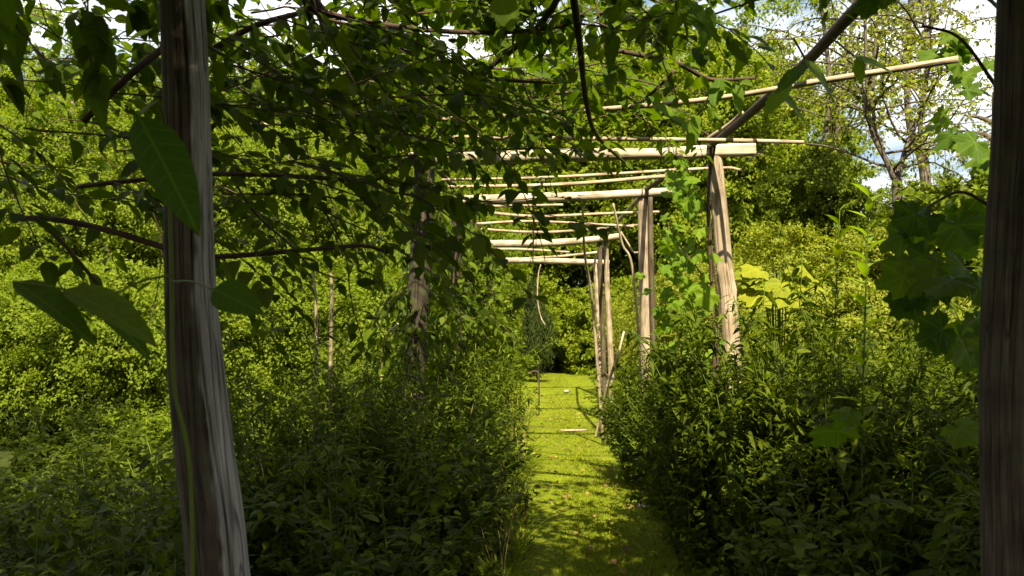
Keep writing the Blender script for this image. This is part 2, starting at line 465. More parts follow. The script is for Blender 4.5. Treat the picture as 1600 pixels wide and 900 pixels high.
T_LOBED = [t_lobed(16, 5, .42, .25, 1), t_lobed(16, 5, .34, .55, 2), t_lobed(16, 3, .5, .35, 3)]

def leaf_frames(axis, normal):
    a = norm(axis)
    n = normal - a * np.sum(a * normal, -1, keepdims=True)
    n = norm(n + 1e-6)
    y = np.cross(n, a)
    return np.stack([a, y, n], -1)              # (N,3,3), columns

def leaf_mesh(pos, axis, normal, length, tmpl, wid=None):
    V0, F0 = tmpl
    R = leaf_frames(axis, normal)
    L = np.asarray(length, float)
    S = np.stack([L, L if wid is None else L * wid, L], -1)
    V = np.einsum('nij,nkj->nki', R, V0[None] * S[:, None, :]) + pos[:, None, :]
    n, k = len(pos), len(V0)
    F = F0[None] + (np.arange(n) * k)[:, None, None]
    return V.reshape(-1, 3), F.reshape(-1, 3)

TM_CACHE = {}
def add_leaves(parent, pos, axis, normal, length, tmpls, lo_tmpl, mat, single=0, name='leaf', smat=None):
    smat = smat or mat
    # the `single` leaves that show largest become parts of their own, the rest one foliage part
    pos, axis, normal, length = (np.asarray(v, float) for v in (pos, axis, normal, length))
    take = np.zeros(len(pos), bool)
    if single:
        px, py, d = proj(pos + norm(axis) * length[:, None] * .5)
        vis = (d > 0.3) & (px > -40) & (px < 1640) & (py > -40) & (py < 940)
        size = np.where(vis, length / np.maximum(d, .3), -1)
        order = np.argsort(-size)[:single]
        order = order[size[order] > 0]
        take[order] = True
        R = leaf_frames(axis[order], normal[order])
        for q, i in enumerate(order):
            k = (q * 7 + 3) % len(tmpls)
            key = (id(tmpls), k, smat.name)
            if key not in TM_CACHE:
                TM_CACHE[key] = mesh_np(name, tmpls[k][0], tmpls[k][1], smat)
            o = link(name, TM_CACHE[key], parent)
            L = length[i]
            m = Matrix([list(R[q][r] * L) + [pos[i][r] - ORIGIN[parent.name][r]] for r in range(3)] + [[0, 0, 0, 1]])
            o.matrix_local = m
    rest = ~take
    if rest.any():
        V, F = leaf_mesh(pos[rest], axis[rest], normal[rest], length[rest], lo_tmpl)
        return part('foliage', V, F, mat, parent, kind='stuff')

# ------------------------------------------------------------------ the ground
def path_centre(Y): return np.interp(Y, [0, 5, 9, 13, 20, 30], [.35, .36, .33, .22, .15, .1])
def path_half(Y): return np.interp(Y, [0, 5, 9, 13, 20, 24, 30], [.60, .60, .64, .82, 1.15, 1.5, 2.2])
def relief(x, y):
    return 0.035 * np.sin(x * .9 + .3 * y) + 0.03 * np.sin(y * .7 - x * .4) + 0.012 * np.sin(3.1 * x + 1.7 * y)

def grid(xs, ys, zf):
    X, Y = np.meshgrid(xs, ys)
    V = np.stack([X, Y, zf(X, Y)], -1).reshape(-1, 3)
    idx = np.arange(V.shape[0]).reshape(len(ys), len(xs))
    F = np.stack([idx[:-1, :-1], idx[:-1, 1:], idx[1:, 1:], idx[1:, :-1]], -1).reshape(-1, 4)
    return V, F

xs = np.concatenate([np.linspace(-400, -14, 12), np.linspace(-12, 12, 70), np.linspace(14, 400, 12)])
ys = np.concatenate([np.linspace(-400, -12, 10), np.linspace(-10, 34, 110), np.linspace(38, 500, 12)])
V, F = grid(xs, ys, lambda X, Y: relief(X, Y) * np.clip(1 - (np.abs(X) - 12) / 40, 0, 1) * np.clip(1 - (Y - 34) / 40, 0, 1) - 0.03)
g = link('ground', mesh_np('ground', V, F, M['soil']))
tag(g, 'dark leafy soil under the thicket beside the grass path', 'ground', kind='structure')

ys = np.linspace(-4, 27, 150)
us = np.linspace(-1.35, 1.35, 15)
U, Yg = np.meshgrid(us, ys)
X = path_centre(Yg) + U * path_half(Yg)
Z = relief(X, Yg) + 0.012 - 0.05 * np.clip(np.abs(U) - 1.1, 0, 1) - 0.02 * np.exp(-(U / .5) ** 2)
V = np.stack([X, Yg, Z], -1).reshape(-1, 3)
idx = np.arange(len(V)).reshape(len(ys), len(us))
F = np.stack([idx[:-1, :-1], idx[:-1, 1:], idx[1:, 1:], idx[1:, :-1]], -1).reshape(-1, 4)
g = link('grass_path', mesh_np('grass_path', V, F, M['lawn']))
tag(g, 'mown yellow green grass path running under the pergola', 'path', kind='structure')

# grass blades on the path
n = 90000
yb = 4.2 + 20 * RNG.random(n) ** 1.7
ub = RNG.uniform(-1.3, 1.3, n)
xb = path_centre(yb) + ub * path_half(yb)
pos = np.stack([xb, yb, relief(xb, yb) - 0.012], -1)
edge = np.clip(np.abs(ub) - 0.75, 0, 1)
ln = RNG.uniform(.025, .05, n) * (1 + 2.2 * edge)
ax = norm(np.stack([RNG.normal(0, .6, n), RNG.normal(0, .6, n), np.full(n, .75)], -1))
nm = norm(RNG.normal(0, 1, (n, 3)) + [0, 0, .3])
V, F = leaf_mesh(pos, ax, nm, ln, (np.array([[0, .07, 0], [0, -.07, 0], [.6, .06, .0], [1, 0, -.1]]), np.array([[0, 1, 2], [1, 3, 2]])))
g = link('grass', mesh_np('grass', V, F, M['grass']))
tag(g, 'short sunlit grass blades covering the path', 'grass', kind='stuff')

# ------------------------------------------------------------------ the pergola
perg = thing('pergola', (0.2, 6.2, 0), 'rustic log pergola of weathered posts, peeled cross beams and thin poles over the path', 'pergola')

def knobbly(seed, amp=0.05, ridge=0.03, cracks=()):
    rg = np.random.default_rng(seed)
    ph = rg.uniform(0, 6.28, 24)
    def f(R, th, s):
        d = 0
        for k in range(1, 4):
            d = d + amp / k * np.sin(k * th + ph[k] + 1.7 * np.sin(s * (0.9 + .3 * k) + ph[k + 6]))
        if ridge:
            r2 = np.random.default_rng(seed + 500)
            for j in range(14):
                k = int(r2.integers(5, 34))
                p1, p2, p3, w1, w2 = r2.uniform(0, 6.28, 3).tolist() + r2.uniform(.5, 3.5, 2).tolist()
                d = d + ridge * .32 * np.sin(k * th + p1 + 1.5 * np.sin(s * w1 + p2)) * (.5 + .5 * np.sin(s * w2 + p3 + 2 * th))
        R = R * (1 + d)
        r3 = np.random.default_rng(seed + 900)
        for j in range(6):
            t0, s0 = r3.uniform(0, 6.28), r3.uniform(0, 1) * np.max(s)
            R = R * (1 + amp * 2.4 * np.exp(-(np.angle(np.exp(1j * (th - t0))) / .45) ** 2 - ((s - s0) / .035) ** 2))
        for (t0, wob, s0, s1, wd, dep) in cracks:
            tcn = t0 + wob * np.sin(s * 2.4 + t0 * 5) + wob * .4 * np.sin(s * 7.1)
            dd = np.angle(np.exp(1j * (th - tcn)))
            mask = np.clip((s - s0) / .12, 0, 1) * np.clip((s1 - s) / .12, 0, 1)
            R = R - dep * mask * np.exp(-(dd / wd) ** 2)
        return R
    return f

def to_ground(pts):
    """continue a post down to just under the soil along its own lean"""
    a, b = pts[-2], pts[-1]
    t = (-0.06 - a[2]) / (b[2] - a[2])
    e = a + (b - a) * t
    e[:2] = b[:2] + (e[:2] - b[:2]) * .5
    return np.vstack([pts, e]) if b[2] > 0 else pts

def log(name, pts, rad, mat, n=24, sides=16, seed=0, amp=.05, ridge=.02, cracks=(), label=None, flat=None, parent=None):
    p = smooth_path(pts, n)
    V, F, uv = tube(p, rad, sides, knobbly(seed, amp, ridge, cracks), flat)
    return part(name, V, F, mat, parent or perg, uv=uv, label=label)

# front posts
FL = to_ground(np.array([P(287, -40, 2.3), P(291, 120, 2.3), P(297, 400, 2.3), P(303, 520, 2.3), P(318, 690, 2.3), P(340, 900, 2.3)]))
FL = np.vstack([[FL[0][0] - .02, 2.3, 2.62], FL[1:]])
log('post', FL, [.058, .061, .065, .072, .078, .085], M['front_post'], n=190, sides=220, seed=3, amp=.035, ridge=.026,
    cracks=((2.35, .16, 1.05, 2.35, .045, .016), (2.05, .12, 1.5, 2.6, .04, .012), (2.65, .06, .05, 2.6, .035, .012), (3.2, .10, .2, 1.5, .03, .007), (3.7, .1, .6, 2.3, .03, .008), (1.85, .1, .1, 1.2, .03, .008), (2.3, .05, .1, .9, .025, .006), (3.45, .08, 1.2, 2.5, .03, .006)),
    label='front post, brown on one side and cracked grey on the other, bending at its foot')
FR = np.array([P(1600, 0, 2.32), P(1592, 200, 2.32), P(1576, 540, 2.32), P(1580, 900, 2.32)])
FR = to_ground(np.vstack([[FR[0][0] + .01, 2.32, 2.62], FR[1:]]))
log('post', FR, [.062, .066, .07, .074], M['post'], n=100, sides=48, seed=5, amp=.04, ridge=.02,
    cracks=((3.4, .1, .3, 2.2, .06, .012), (4.2, .1, .5, 1.7, .06, .01)))
# second pair
L2 = to_ground(np.array([P(664, 236, 6.25), P(656, 400, 6.25), P(646, 600, 6.25)]))
log('post', L2, [.074, .078, .084], M['dark_post'], n=60, sides=32, seed=8, cracks=((3.0, .1, .2, 2.2, .12, .012),))
R2 = to_ground(np.array([P(1116, 240, 6.3), P(1122, 300, 6.3), P(1131, 400, 6.3), P(1141, 510, 6.3)]))
log('post', R2, [.050, .056, .062, .068], M['pale_post'], n=60, sides=24, seed=9, amp=.06, cracks=((-1.5, .15, .6, 2.0, .04, .008),),
    label='pale peeled post with a dark vine on its side')
# third pair
L3 = to_ground(np.array([P(716, 306, 9.05), P(712, 420, 9.05), P(708, 560, 9.05)]))
log('post', L3, [.05, .056], M['dark_post'], n=40, sides=20, seed=12)
R3 = to_ground(np.array([P(1005, 300, 9.05), P(1007, 400, 9.05), P(1010, 510, 9.05)]))
log('post', R3, [.062, .068, .072], M['pale_post'], n=50, sides=24, seed=13, amp=.05)
R3b = to_ground(np.array([P(1016, 308, 8.98), P(1017, 400, 8.98), P(1020, 510, 8.98)]))
log('post', R3b, [.024, .03, .03], M['post'], n=40, sides=12, seed=14, label='thin grey stake tied against the pale post')
# fourth and fifth pair
L4 = to_ground(np.array([P(764, 376, 13.05), P(763, 460, 13.05), P(762, 560, 13.05)]))
log('post', L4, [.06, .065], M['dark_post'], n=30, sides=16, seed=15)
R4a = to_ground(np.array([P(937, 372, 13.05), P(939, 460, 13.05), P(943, 560, 13.05)]))
log('post', R4a, [.036, .042], M['post'], n=30, sides=14, seed=16)
R4b = to_ground(np.array([P(946, 374, 13.1), P(949, 460, 13.1), P(954, 560, 13.1)]))
log('post', R4b, [.040, .046], M['pale_post'], n=30, sides=14, seed=17)
L5 = to_ground(np.array([P(768, 404, 17.0), P(767, 480, 17.0), P(767, 540, 17.0)]))
log('post', L5, [.055, .06], M['post'], n=24, sides=12, seed=18)
R5 = to_ground(np.array([P(929, 408, 17.0), P(934, 480, 17.0), P(938, 560, 17.0)]))
log('post', R5, [.042, .05], M['pale_post'], n=24, sides=12, seed=19)

# cross beams (the front one passes above the frame)
log('cross_beam', [[FL[0][0] - .25, 2.3, 2.70], [.3, 2.31, 2.69], [FR[0][0] + .25, 2.32, 2.70]], [.062, .058], M['beam'], n=30, seed=30)
log('cross_beam', [P(640, 249, 6.2), P(770, 247, 6.2), P(900, 243, 6.18), P(1066, 240, 6.16)], [.052, .05, .046, .040], M['beam'], n=40, sides=20, seed=31, amp=.05,
    cracks=((1.2, .2, .5, 1.8, .05, .008),))
log('cross_beam', [P(1040, 241, 6.30), P(1120, 236, 6.28), P(1180, 234, 6.27)], [.046, .048], M['beam'], n=20, sides=20, seed=32, amp=.03, flat=.72,
    label='split timber end piece lapped beside the round beam')
beam3 = log('cross_beam', [P(716, 314, 9.0), P(800, 311, 9.0), P(900, 308, 9.0), P(1056, 299, 9.0)], [.054, .052, .048, .044], M['beam'], n=40, sides=18, seed=33, amp=.06)
beam4 = log('cross_beam', [P(752, 381, 13), P(850, 380, 13), P(915, 376, 13), P(971, 369, 13)], [.058, .056, .052, .046], M['beam'], n=30, sides=16, seed=34, amp=.06)
beam5 = log('cross_beam', [P(752, 408, 17), P(830, 407, 17), P(952, 410, 17)], [.055, .058, .05], M['beam'], n=26, sides=14, seed=35, amp=.06)

# thin roof poles
poles = [
    ([P(380, 195, 5.3), P(668, 187, 5.05), P(1055, 161, 4.45), P(1300, 124, 4.1), P(1497, 93, 3.92)], [.011, .013, .015, .017]),
    ([P(640, 214, 5.72), P(860, 216, 5.7), P(1110, 219, 5.68), P(1256, 222, 5.66)], [.011, .013, .014, .012]),
    ([P(700, 292, 7.6), P(880, 288, 7.5), P(1040, 275, 7.4)], [.015, .017, .016]),
    ([P(690, 281, 7.1), P(860, 277, 7.1), P(1110, 263, 7.1), P(1156, 265, 7.1)], [.011, .013, .011]),
    ([P(722, 322, 9.4), P(775, 322, 9.4), P(880, 320, 9.4)], [.014, .013]),
    ([P(728, 326, 9.8), P(790, 335, 9.8), P(850, 338, 9.8), P(940, 334, 9.8), P(1030, 331, 9.8)], [.018, .016, .014]),
    ([P(745, 350, 10.7), P(830, 346, 10.7), P(960, 352, 10.7), P(990, 354, 10.7)], [.018, .017, .013]),
    ([P(745, 357, 11.3), P(790, 361, 11.3), P(850, 363, 11.3), P(930, 358, 11.3), P(1010, 350, 11.3)], [.017, .018, .014]),
    ([P(755, 389, 14.1), P(820, 390, 14.1), P(890, 394, 14.1)], [.026, .022, .016]),
    ([P(830, 403, 15.6), P(880, 400, 15.6), P(938, 394, 15.6)], [.018, .022, .026]),
]
for i, (pp, rr) in enumerate(poles):
    log('roof_pole', pp, rr, M['pole'], n=36, sides=10, seed=50 + i, amp=.06, ridge=.0)

# side rails running along the tops of the posts
log('side_rail', [[1.22, -1.2, 2.70], [1.20, 1.4, 2.66], P(1365, -12, 3.15), P(1240, 116, 4.3), P(1112, 226, 6.2), P(1010, 296, 9.0)], [.027, .027, .026, .025, .022], M['stem'], n=60, sides=14, seed=61, amp=.05, ridge=.01)
log('side_rail', [[-1.02, -1.2, 2.72], [-1.00, 1.6, 2.70], P(478, -12, 3.2), P(530, 70, 3.9), P(585, 150, 4.8), P(655, 236, 6.2), P(722, 304, 9.0)], [.026, .026, .025, .024, .022], M['stem'], n=60, sides=14, seed=62, amp=.05, ridge=.01)
log('side_rail', [P(1010, 297, 9.0), P(948, 368, 13), P(930, 404, 17)], [.026, .022], M['pole'], n=40, sides=10, seed=63)
log('side_rail', [P(722, 305, 9.0), P(756, 374, 13), P(766, 402, 17)], [.026, .022], M['pole'], n=40, sides=10, seed=64)
# braces over the pale post
log('brace', [P(1104, 219, 6.1), P(1140, 194, 5.9), P(1160, 176, 5.75)], [.018, .015], M['pole'], n=16, sides=10, seed=65)
log('brace', [P(1114, 226, 6.2), P(1160, 188, 5.8), P(1205, 140, 5.4)], [.016, .013], M['pole'], n=16, sides=10, seed=66)

# twine tied along the middle of the roof, with windings at the beams
def winding(c, r, beam):
    parts = []
    for dx in (-.028, .022):
        th = np.linspace(0, 2 * math.pi, 15)
        ring = np.stack([np.full(15, c[0] + dx) + .006 * np.sin(th), c[1] + r * np.sin(th), c[2] + r * np.cos(th)], -1)
        parts.append(tube(ring, .007, 6))
    V, F, uv = join(parts)
    part('rope_tie', V, F, M['rope'], beam, uv=uv)
beam2 = [o for o in perg.children if o.name.startswith('cross_beam')][1]
winding(P(1008, 302, 9.0), .052, beam3)
winding(P(672, 249, 6.2), .058, beam2)
winding(P(1052, 240, 6.16), .046, beam2)
winding(P(838, 310, 9.0), .056, beam3)
winding(P(836, 380, 13.0), .060, beam4)
winding(P(832, 407, 17.0), .062, beam5)
winding(P(941, 374, 13.0), .057, beam4)
p = smooth_path([P(848, 282, 7.4), P(834, 302, 9.0), P(834, 330, 9.8), P(834, 355, 11.3), P(834, 374, 13.0), P(833, 403, 17.0)], 60)
V, F, uv = tube(p, .013, 6)
part('twine', V, F, M['rope'], perg, uv=uv, label='taut twine laid lengthwise over the beams')
p = smooth_path([P(845, 413, 17.0), P(841, 430, 17.0), P(840, 468, 17.0), P(845, 495, 17.0), P(852, 508, 17.0)], 24)
V, F, uv = tube(p, .012, 6)
part('twine', V, F, M['pole'], perg, uv=uv, label='loose end of twine hanging from the farthest beam')

exec_vegetation = True

# ------------------------------------------------------------------ vegetation builders
def shoot(start, direc, length, step, droop, wander, rg):
    """a wandering stem -> points"""
    n = max(4, int(length / step))
    p = np.array(start, float)
    d = norm(np.array(direc, float))
    pts = [p.copy()]
    for i in range(n):
        d = norm(d + rg.normal(0, wander, 3) + np.array([0, 0, -droop * (i / n) ** 1.2]))
        p = p + d * step
        pts.append(p.copy())
    return np.array(pts)

def leaves_on(pts, spacing, length, rg, hang=.6, spread=1.0, per=1, flat=.8):
    """alternate leaves along a stem: blade points outwards and hangs; normal mostly up"""
    seg = np.linalg.norm(np.diff(pts, axis=0), axis=1)
    s = np.concatenate([[0], np.cumsum(seg)])
    m = max(2, int(s[-1] / spacing)) * per
    t = np.sort(rg.uniform(0.08 * s[-1], s[-1], m))
    pos = np.stack([np.interp(t, s, pts[:, k]) for k in range(3)], -1)
    T = norm(np.stack([np.interp(t, s, np.gradient(pts[:, k])) for k in range(3)], -1))
    side = norm(np.cross(T, [0, 0, 1.0]) + 1e-4)
    sg = np.where(np.arange(m) % 2, 1.0, -1.0)[:, None]
    ax = norm(side * sg * spread + T * .6 + np.array([0, 0, -hang]) + rg.normal(0, .35, (m, 3)))
    nm = norm(np.array([0, 0, flat]) + rg.normal(0, .45, (m, 3)) + side * sg * .3)
    L = length * rg.uniform(.6, 1.2, m) * np.where(t > .85 * s[-1], .7, 1)
    pos = pos + ax * .03
    return pos, ax, nm, L

def cat_leaves(lst):
    return [np.concatenate([x[i] for x in lst]) for i in range(4)]

def stems_part(parent, stems, mat, name='stem', kind=None, label=None):
    V, F, uv = join([tube(p, r, s) for p, r, s in stems])
    return part(name, V, F, mat, parent, uv=uv, kind=kind, label=label)

# ------------------------------------------------------------------ vines over the pergola
rg = np.random.default_rng(21)
# overhead vine: climbs the second left post, spreads over the roof
vine = thing('climbing_vine', (P(660, 500, 6.2)[0] - .1, 6.12, 0), 'leafy vine with toothed oval leaves roofing the pergola between its front posts and second pair', 'vine')
vb = ORIGIN[vine.name]
main = smooth_path([vb + [0, .25, -.05], vb + [.09, .24, .6], vb + [.06, .26, 1.2], vb + [.1, .24, 1.9], vb + [.08, .2, 2.5], [vb[0] + .3, 5.4, 2.78], [-.4, 4.6, 2.80], [.05, 3.4, 2.82], [.1, 1.2, 2.86], [0, -1.8, 2.88]], 90)
V, F, uv = tube(main, [.016, .015, .014, .014, .012], 10, knobbly(71, .1, .02))
part('main_stem', V, F, M['stem'], vine, uv=uv)
# bare arms seen against the light
arms = [([P(470, -15, 3.4), P(500, 45, 3.6), P(600, 70, 3.7), P(760, 120, 3.9), P(870, 130, 4.1)], [.012, .010, .007]),
        ([P(480, 12, 3.3), P(560, 32, 3.4), P(680, 48, 3.5), P(800, 50, 3.6), P(900, 38, 3.8)], [.013, .011, .008]),
        ([P(893, -25, 3.3), P(905, 60, 3.6), P(917, 165, 4.2), P(935, 215, 4.6), P(985, 262, 5.0)], [.017, .014, .011, .006]),
        ([P(925, 72, 4.0), P(990, 84, 4.0), P(1060, 100, 4.1), P(1110, 124, 4.2), P(1180, 122, 4.2)], [.008, .013, .012, .007]),
        ([P(935, 85, 4.2), P(955, 130, 4.2), P(995, 162, 4.2)], [.007, .005]),
        ([P(1055, 110, 4.3), P(1030, 135, 4.3), P(1005, 157, 4.3)], [.008, .008]),
        ([P(480, 178, 5.0), P(600, 179, 5.0), P(700, 185, 5.1)], [.007, .006]),
        ([P(620, 255, 5.8), P(670, 233, 5.8), P(700, 215, 5.7)], [.010, .014])]
stems = [(smooth_path(a, 30), r, 8) for a, r in arms]
lv = [leaves_on(s[0], .05, .10, rg) for s in stems]
# shoots covering the roof
for k in range(430):
    y = rg.uniform(-3.2, 6.0)
    x = rg.uniform(-2.6, .95 if y < 3.0 else (.85 if y < 3.9 else .45 if y < 4.5 else .75))
    if y > 4.6 and x < -1.3: continue
    z = 2.78 + rg.uniform(-.05, .30)
    a = rg.uniform(0, 6.28)
    dr = rg.uniform(.02, .28) if y > 2.6 else rg.uniform(0, .15)
    pts = shoot((x, y, z), (math.cos(a), math.sin(a), rg.uniform(-.1, .25)), rg.uniform(.7, 1.5), .07, dr, .16, rg)
    if k < 34:                                   # sprays hanging before the second cross beam
        y = rg.uniform(3.9, 5.2)
        pts = shoot(P(rg.uniform(690, 985), rg.uniform(90, 215), y), (rg.uniform(-.3, 1), rg.uniform(-.4, .4), rg.uniform(-.25, .1)), rg.uniform(.35, .65), .06, rg.uniform(.02, .14), .10, rg)
    elif k < 64:                                 # and along the upper edge of the view
        y = rg.uniform(3.3, 4.4)
        pts = shoot(P(rg.uniform(340, 1000), rg.uniform(-60, 60), y), (rg.normal(), rg.uniform(-.4, .4), rg.uniform(-.25, .1)), rg.uniform(.5, .9), .06, rg.uniform(.1, .3), .12, rg)
    if pts[:, 1].max() > 7.3: continue
    stems.append((pts, [.005, .002], 5))
    lv.append(leaves_on(pts, .026 if y < 2.6 else .041, .115 if y < 2.6 else .106, rg, hang=rg.uniform(.0, .35) if y > 2.6 else .5, flat=1.3))
stems_part(vine, stems, M['stem'], 'shoots', kind='stuff')
A = cat_leaves(lv)
add_leaves(vine, *A, T_SERR, T_OVATE, M['vine'], single=300, smat=M['vine_v'])

# left vine: small oval leaves on long arching twigs
vine2 = thing('climbing_vine', (-.95, 2.75, 0), 'small oval leaved vine with long arching bare twigs beside the grey cracked front post', 'vine')
arms = [([P(120, 292, 2.9), P(190, 284, 2.9), P(330, 272, 3.0), P(470, 276, 3.1), P(575, 282, 3.2), P(600, 272, 3.2), P(660, 238, 3.3)], [.008, .009, .008, .006]),
        ([P(595, 276, 3.2), P(612, 289, 3.2), P(645, 290, 3.2)], [.005, .004]),
        ([P(20, 342, 2.7), P(80, 342, 2.7), P(170, 360, 2.7), P(262, 388, 2.8), P(330, 401, 2.9), P(450, 393, 3.0), P(560, 384, 3.1), P(600, 392, 3.1)], [.009, .010, .009, .006]),
        ([P(60, 345, 2.6), P(105, 388, 2.6), P(160, 455, 2.6), P(200, 520, 2.6)], [.007, .005]),
        ([P(330, 78, 3.0), P(400, 40, 3.0), P(470, 20, 3.1)], [.012, .010]),
        ([P(130, 190, 2.6), P(200, 120, 2.6), P(255, 75, 2.7)], [.010, .012]),
        ([P(362, 278, 3.2), P(400, 335, 3.2), P(450, 380, 3.2), P(490, 420, 3.2), P(540, 440, 3.2)], [.005, .003]),
        ([P(530, 280, 3.4), P(580, 320, 3.4), P(630, 362, 3.4), P(680, 410, 3.5)], [.005, .003])]
stems = [(smooth_path(a, 30), r, 8) for a, r in arms]
stems.append((smooth_path([P(350, 900, 2.75) + [-.02, 0, -.85], P(335, 830, 2.75), P(305, 560, 2.75), P(298, 400, 2.75), P(292, 150, 2.75), P(300, -40, 2.8), (-.9, 3.1, 2.85)], 40), [.012, .01, .008], 8))
lv = [leaves_on(s[0], .11, .075, rg) for s in stems[:-1]]
for k in range(120):
    y = rg.uniform(2.5, 5.2)
    px = rg.uniform(-60, 640)
    py = rg.choice([rg.uniform(-40, 200), rg.uniform(120, 330)])
    st = P(px, py, y)
    if st[2] > 3.2 or st[0] < -4: continue
    pts = shoot(st, (rg.uniform(.1, 1), rg.uniform(-.4, .4), rg.uniform(-.55, .1)), rg.uniform(.5, 1.15), .05, rg.uniform(.02, .16), .07, rg)
    stems.append((pts, [.0035, .0015], 5))
    lv.append(leaves_on(pts, .030, .076, rg, hang=.12, spread=1.0, flat=1.3))
for k in range(300):                                # roof left of the pergola, above and over the frame's top edge, added for shade
    y = rg.uniform(-3.0, 3.2); x = rg.uniform(-5.6, -1.4)
    pts = shoot((x, y, 2.85 + rg.uniform(-.15, .45)), (rg.normal(), rg.normal(), .1), 1.1, .07, .15, .16, rg)
    stems.append((pts, [.004, .002], 4))
    lv.append(leaves_on(pts, .03, .115, rg, hang=.4))
stems_part(vine2, stems, M['stem'], 'shoots', kind='stuff')
A = cat_leaves(lv)
add_leaves(vine2, *A, T_SMOOTH, T_OVATE, M['small_leaf'], single=300, smat=M['small_v'])

# grape vine on the right
vine3 = thing('grape_vine', (1.45, 2.75, 0), 'grape vine with broad lobed leaves hanging beside the dark front post', 'vine')
stems = [(smooth_path([(1.45, 2.75, -.05), (1.50, 2.72, .8), (1.42, 2.78, 1.6), (1.48, 2.7, 2.3), (1.25, 2.6, 2.8), (.9, 2.3, 2.95)], 50), [.022, .018, .014, .008], 8),
         (smooth_path([P(1560, 330, 2.75), P(1500, 300, 2.8), P(1440, 330, 2.8)], 16), [.006, .004], 6),
         (smooth_path([P(1560, 140, 2.75), P(1500, 60, 2.8), P(1440, 40, 2.8)], 16), [.006, .004], 6)]
lv = []
def lobed(px, py, Y, size, ax, nm):
    lv.append((P(px, py, Y)[None], norm(np.array([ax], float)), norm(np.array([nm], float)), np.array([size])))
for k in range(64):
    reg = rg.choice(6, p=[.22, .2, .22, .14, .12, .1])
    cx, cy, sx, sy = [(1510, 90, 35, 70), (1480, 325, 45, 30), (1470, 415, 50, 35), (1500, 510, 45, 40), (1460, 640, 90, 35), (1525, 220, 20, 60)][reg]
    lobed(rg.normal(cx, sx * .6), rg.normal(cy, sy * .6), rg.uniform(2.45, 3.3) if reg not in (0, 5) else rg.uniform(4.1, 4.7), rg.uniform(.13, .21), (rg.normal(-.3, .8), rg.normal(-.2, .6), -.6), (rg.normal(0, .7), -.7, rg.uniform(-.2, 1.2)))
for k in range(60):                                  # unseen leaves over the right of the roof, added for shade
    lv.append((np.array([[rg.uniform(.8, 3.4), rg.uniform(-2.2, 2.2), rg.uniform(2.7, 3.2)]]), norm(rg.normal(0, 1, (1, 3)) + [0, 0, -.3]), norm(rg.normal(0, .4, (1, 3)) + [0, 0, 1]), np.array([rg.uniform(.15, .24)])))
for k in range(290):  # unseen shoots added on the right to shade the growth below
    y = rg.uniform(-3.2, 2.7); x = rg.uniform(.9, 5.2)
    if k > 210: x, y = rg.uniform(.8, 1.9), rg.uniform(.2, 2.3)
    pts = shoot((x, y, 2.9 + rg.uniform(-.1, .5)), (rg.normal(), rg.normal(), .1), 1.1, .07, .1, .16, rg)
    stems.append((pts, [.004, .002], 4))
    lv.append(leaves_on(pts, .04, .15, rg, hang=.4))
stems_part(vine3, stems, M['stem'], 'shoots', kind='stuff')
A = cat_leaves(lv)
add_leaves(vine3, *A, T_LOBED, T_LOBED[0], M['grape'], single=200)

# creeper on the pale post and the third post: bright lobed leaves
vine4 = thing('creeper', (P(1108, 600, 6.2)[0], 6.15, 0), 'sunlit creeper with lobed leaves wound up the pale second post', 'vine')
b4 = ORIGIN[vine4.name]
stems = [(smooth_path([b4 + [0, 0, -.05], P(1116, 560, 6.15), P(1112, 440, 6.2), P(1106, 330, 6.2), P(1110, 226, 6.15), P(1090, 200, 6.1)], 40), [.013, .012, .011, .008], 8),
         (smooth_path([b4 + [.03, .02, -.05], P(1122, 540, 6.2), P(1124, 480, 6.22), P(1113, 400, 6.2), P(1108, 300, 6.2), P(1118, 222, 6.15)], 40), [.009, .008, .008], 8),
         (smooth_path([P(1110, 455, 6.3), P(1090, 420, 6.4), P(1060, 380, 6.5), P(1035, 335, 6.6)], 20), [.006, .004], 6)]
lv = []
for k in range(120):
    if k < 70: px, py = rg.normal(1072, 22), rg.uniform(225, 480)
    else: px, py = rg.normal(1085, 30), rg.uniform(420, 560)
    if px > 1104 and py < 500: px = 1100 - rg.uniform(0, 30)
    lobed(px, py, rg.uniform(6.1, 7.0), rg.uniform(.09, .17), (rg.normal(0, .6), rg.normal(-.3, .4), -.5), (rg.normal(0, .4), -.7, rg.uniform(.2, 1)))
lobed(1098, 440, 6.0, .22, (.2, -.2, -1), (-.1, -1, .5)); lobed(1092, 395, 6.0, .19, (1, -.2, -.3), (.1, -.5, 1)); lobed(1068, 470, 6.1, .2, (-.5, 0, -1), (0, -1, .4))
lv = [cat_leaves(lv)]
stems_part(vine4, stems, M['stem'], 'shoots')
add_leaves(vine4, *lv[0], T_LOBED, T_LOBED[0], M['bright'], single=160)

# curtain of vine down the left side between the second and fourth posts
vine5 = thing('curtain_vine', (P(726, 560, 9.0)[0] - .08, 8.95, 0), 'dark vine hanging in a curtain from the left side rail behind the second left post', 'vine')
b5 = ORIGIN[vine5.name]
stems = [(smooth_path([b5 + [0, 0, -.05], b5 + [.14, -.06, .9], b5 + [-.02, -.1, 1.8], b5 + [.08, -.1, 2.7]], 40), [.014, .012, .010], 8)]
lv = []
for k in range(150):
    y = rg.uniform(6.3, 13.2)
    x = np.interp(y, [6.2, 9, 13], [-1.0, -1.02, -1.08]) + rg.normal(0, .10)
    z0 = rg.uniform(1.3, 2.75)
    pts = shoot((x, y, z0), (rg.normal(-.1, .4), rg.normal(0, .6), rg.uniform(-.4, .3)), rg.uniform(.5, 1.0), .06, rg.uniform(.3, .8), .12, rg)
    stems.append((pts, [.004, .002], 4)); lv.append(leaves_on(pts, .035, .12, rg, hang=.7))
stems_part(vine5, stems, M['stem'], 'shoots', kind='stuff')
A = cat_leaves(lv)
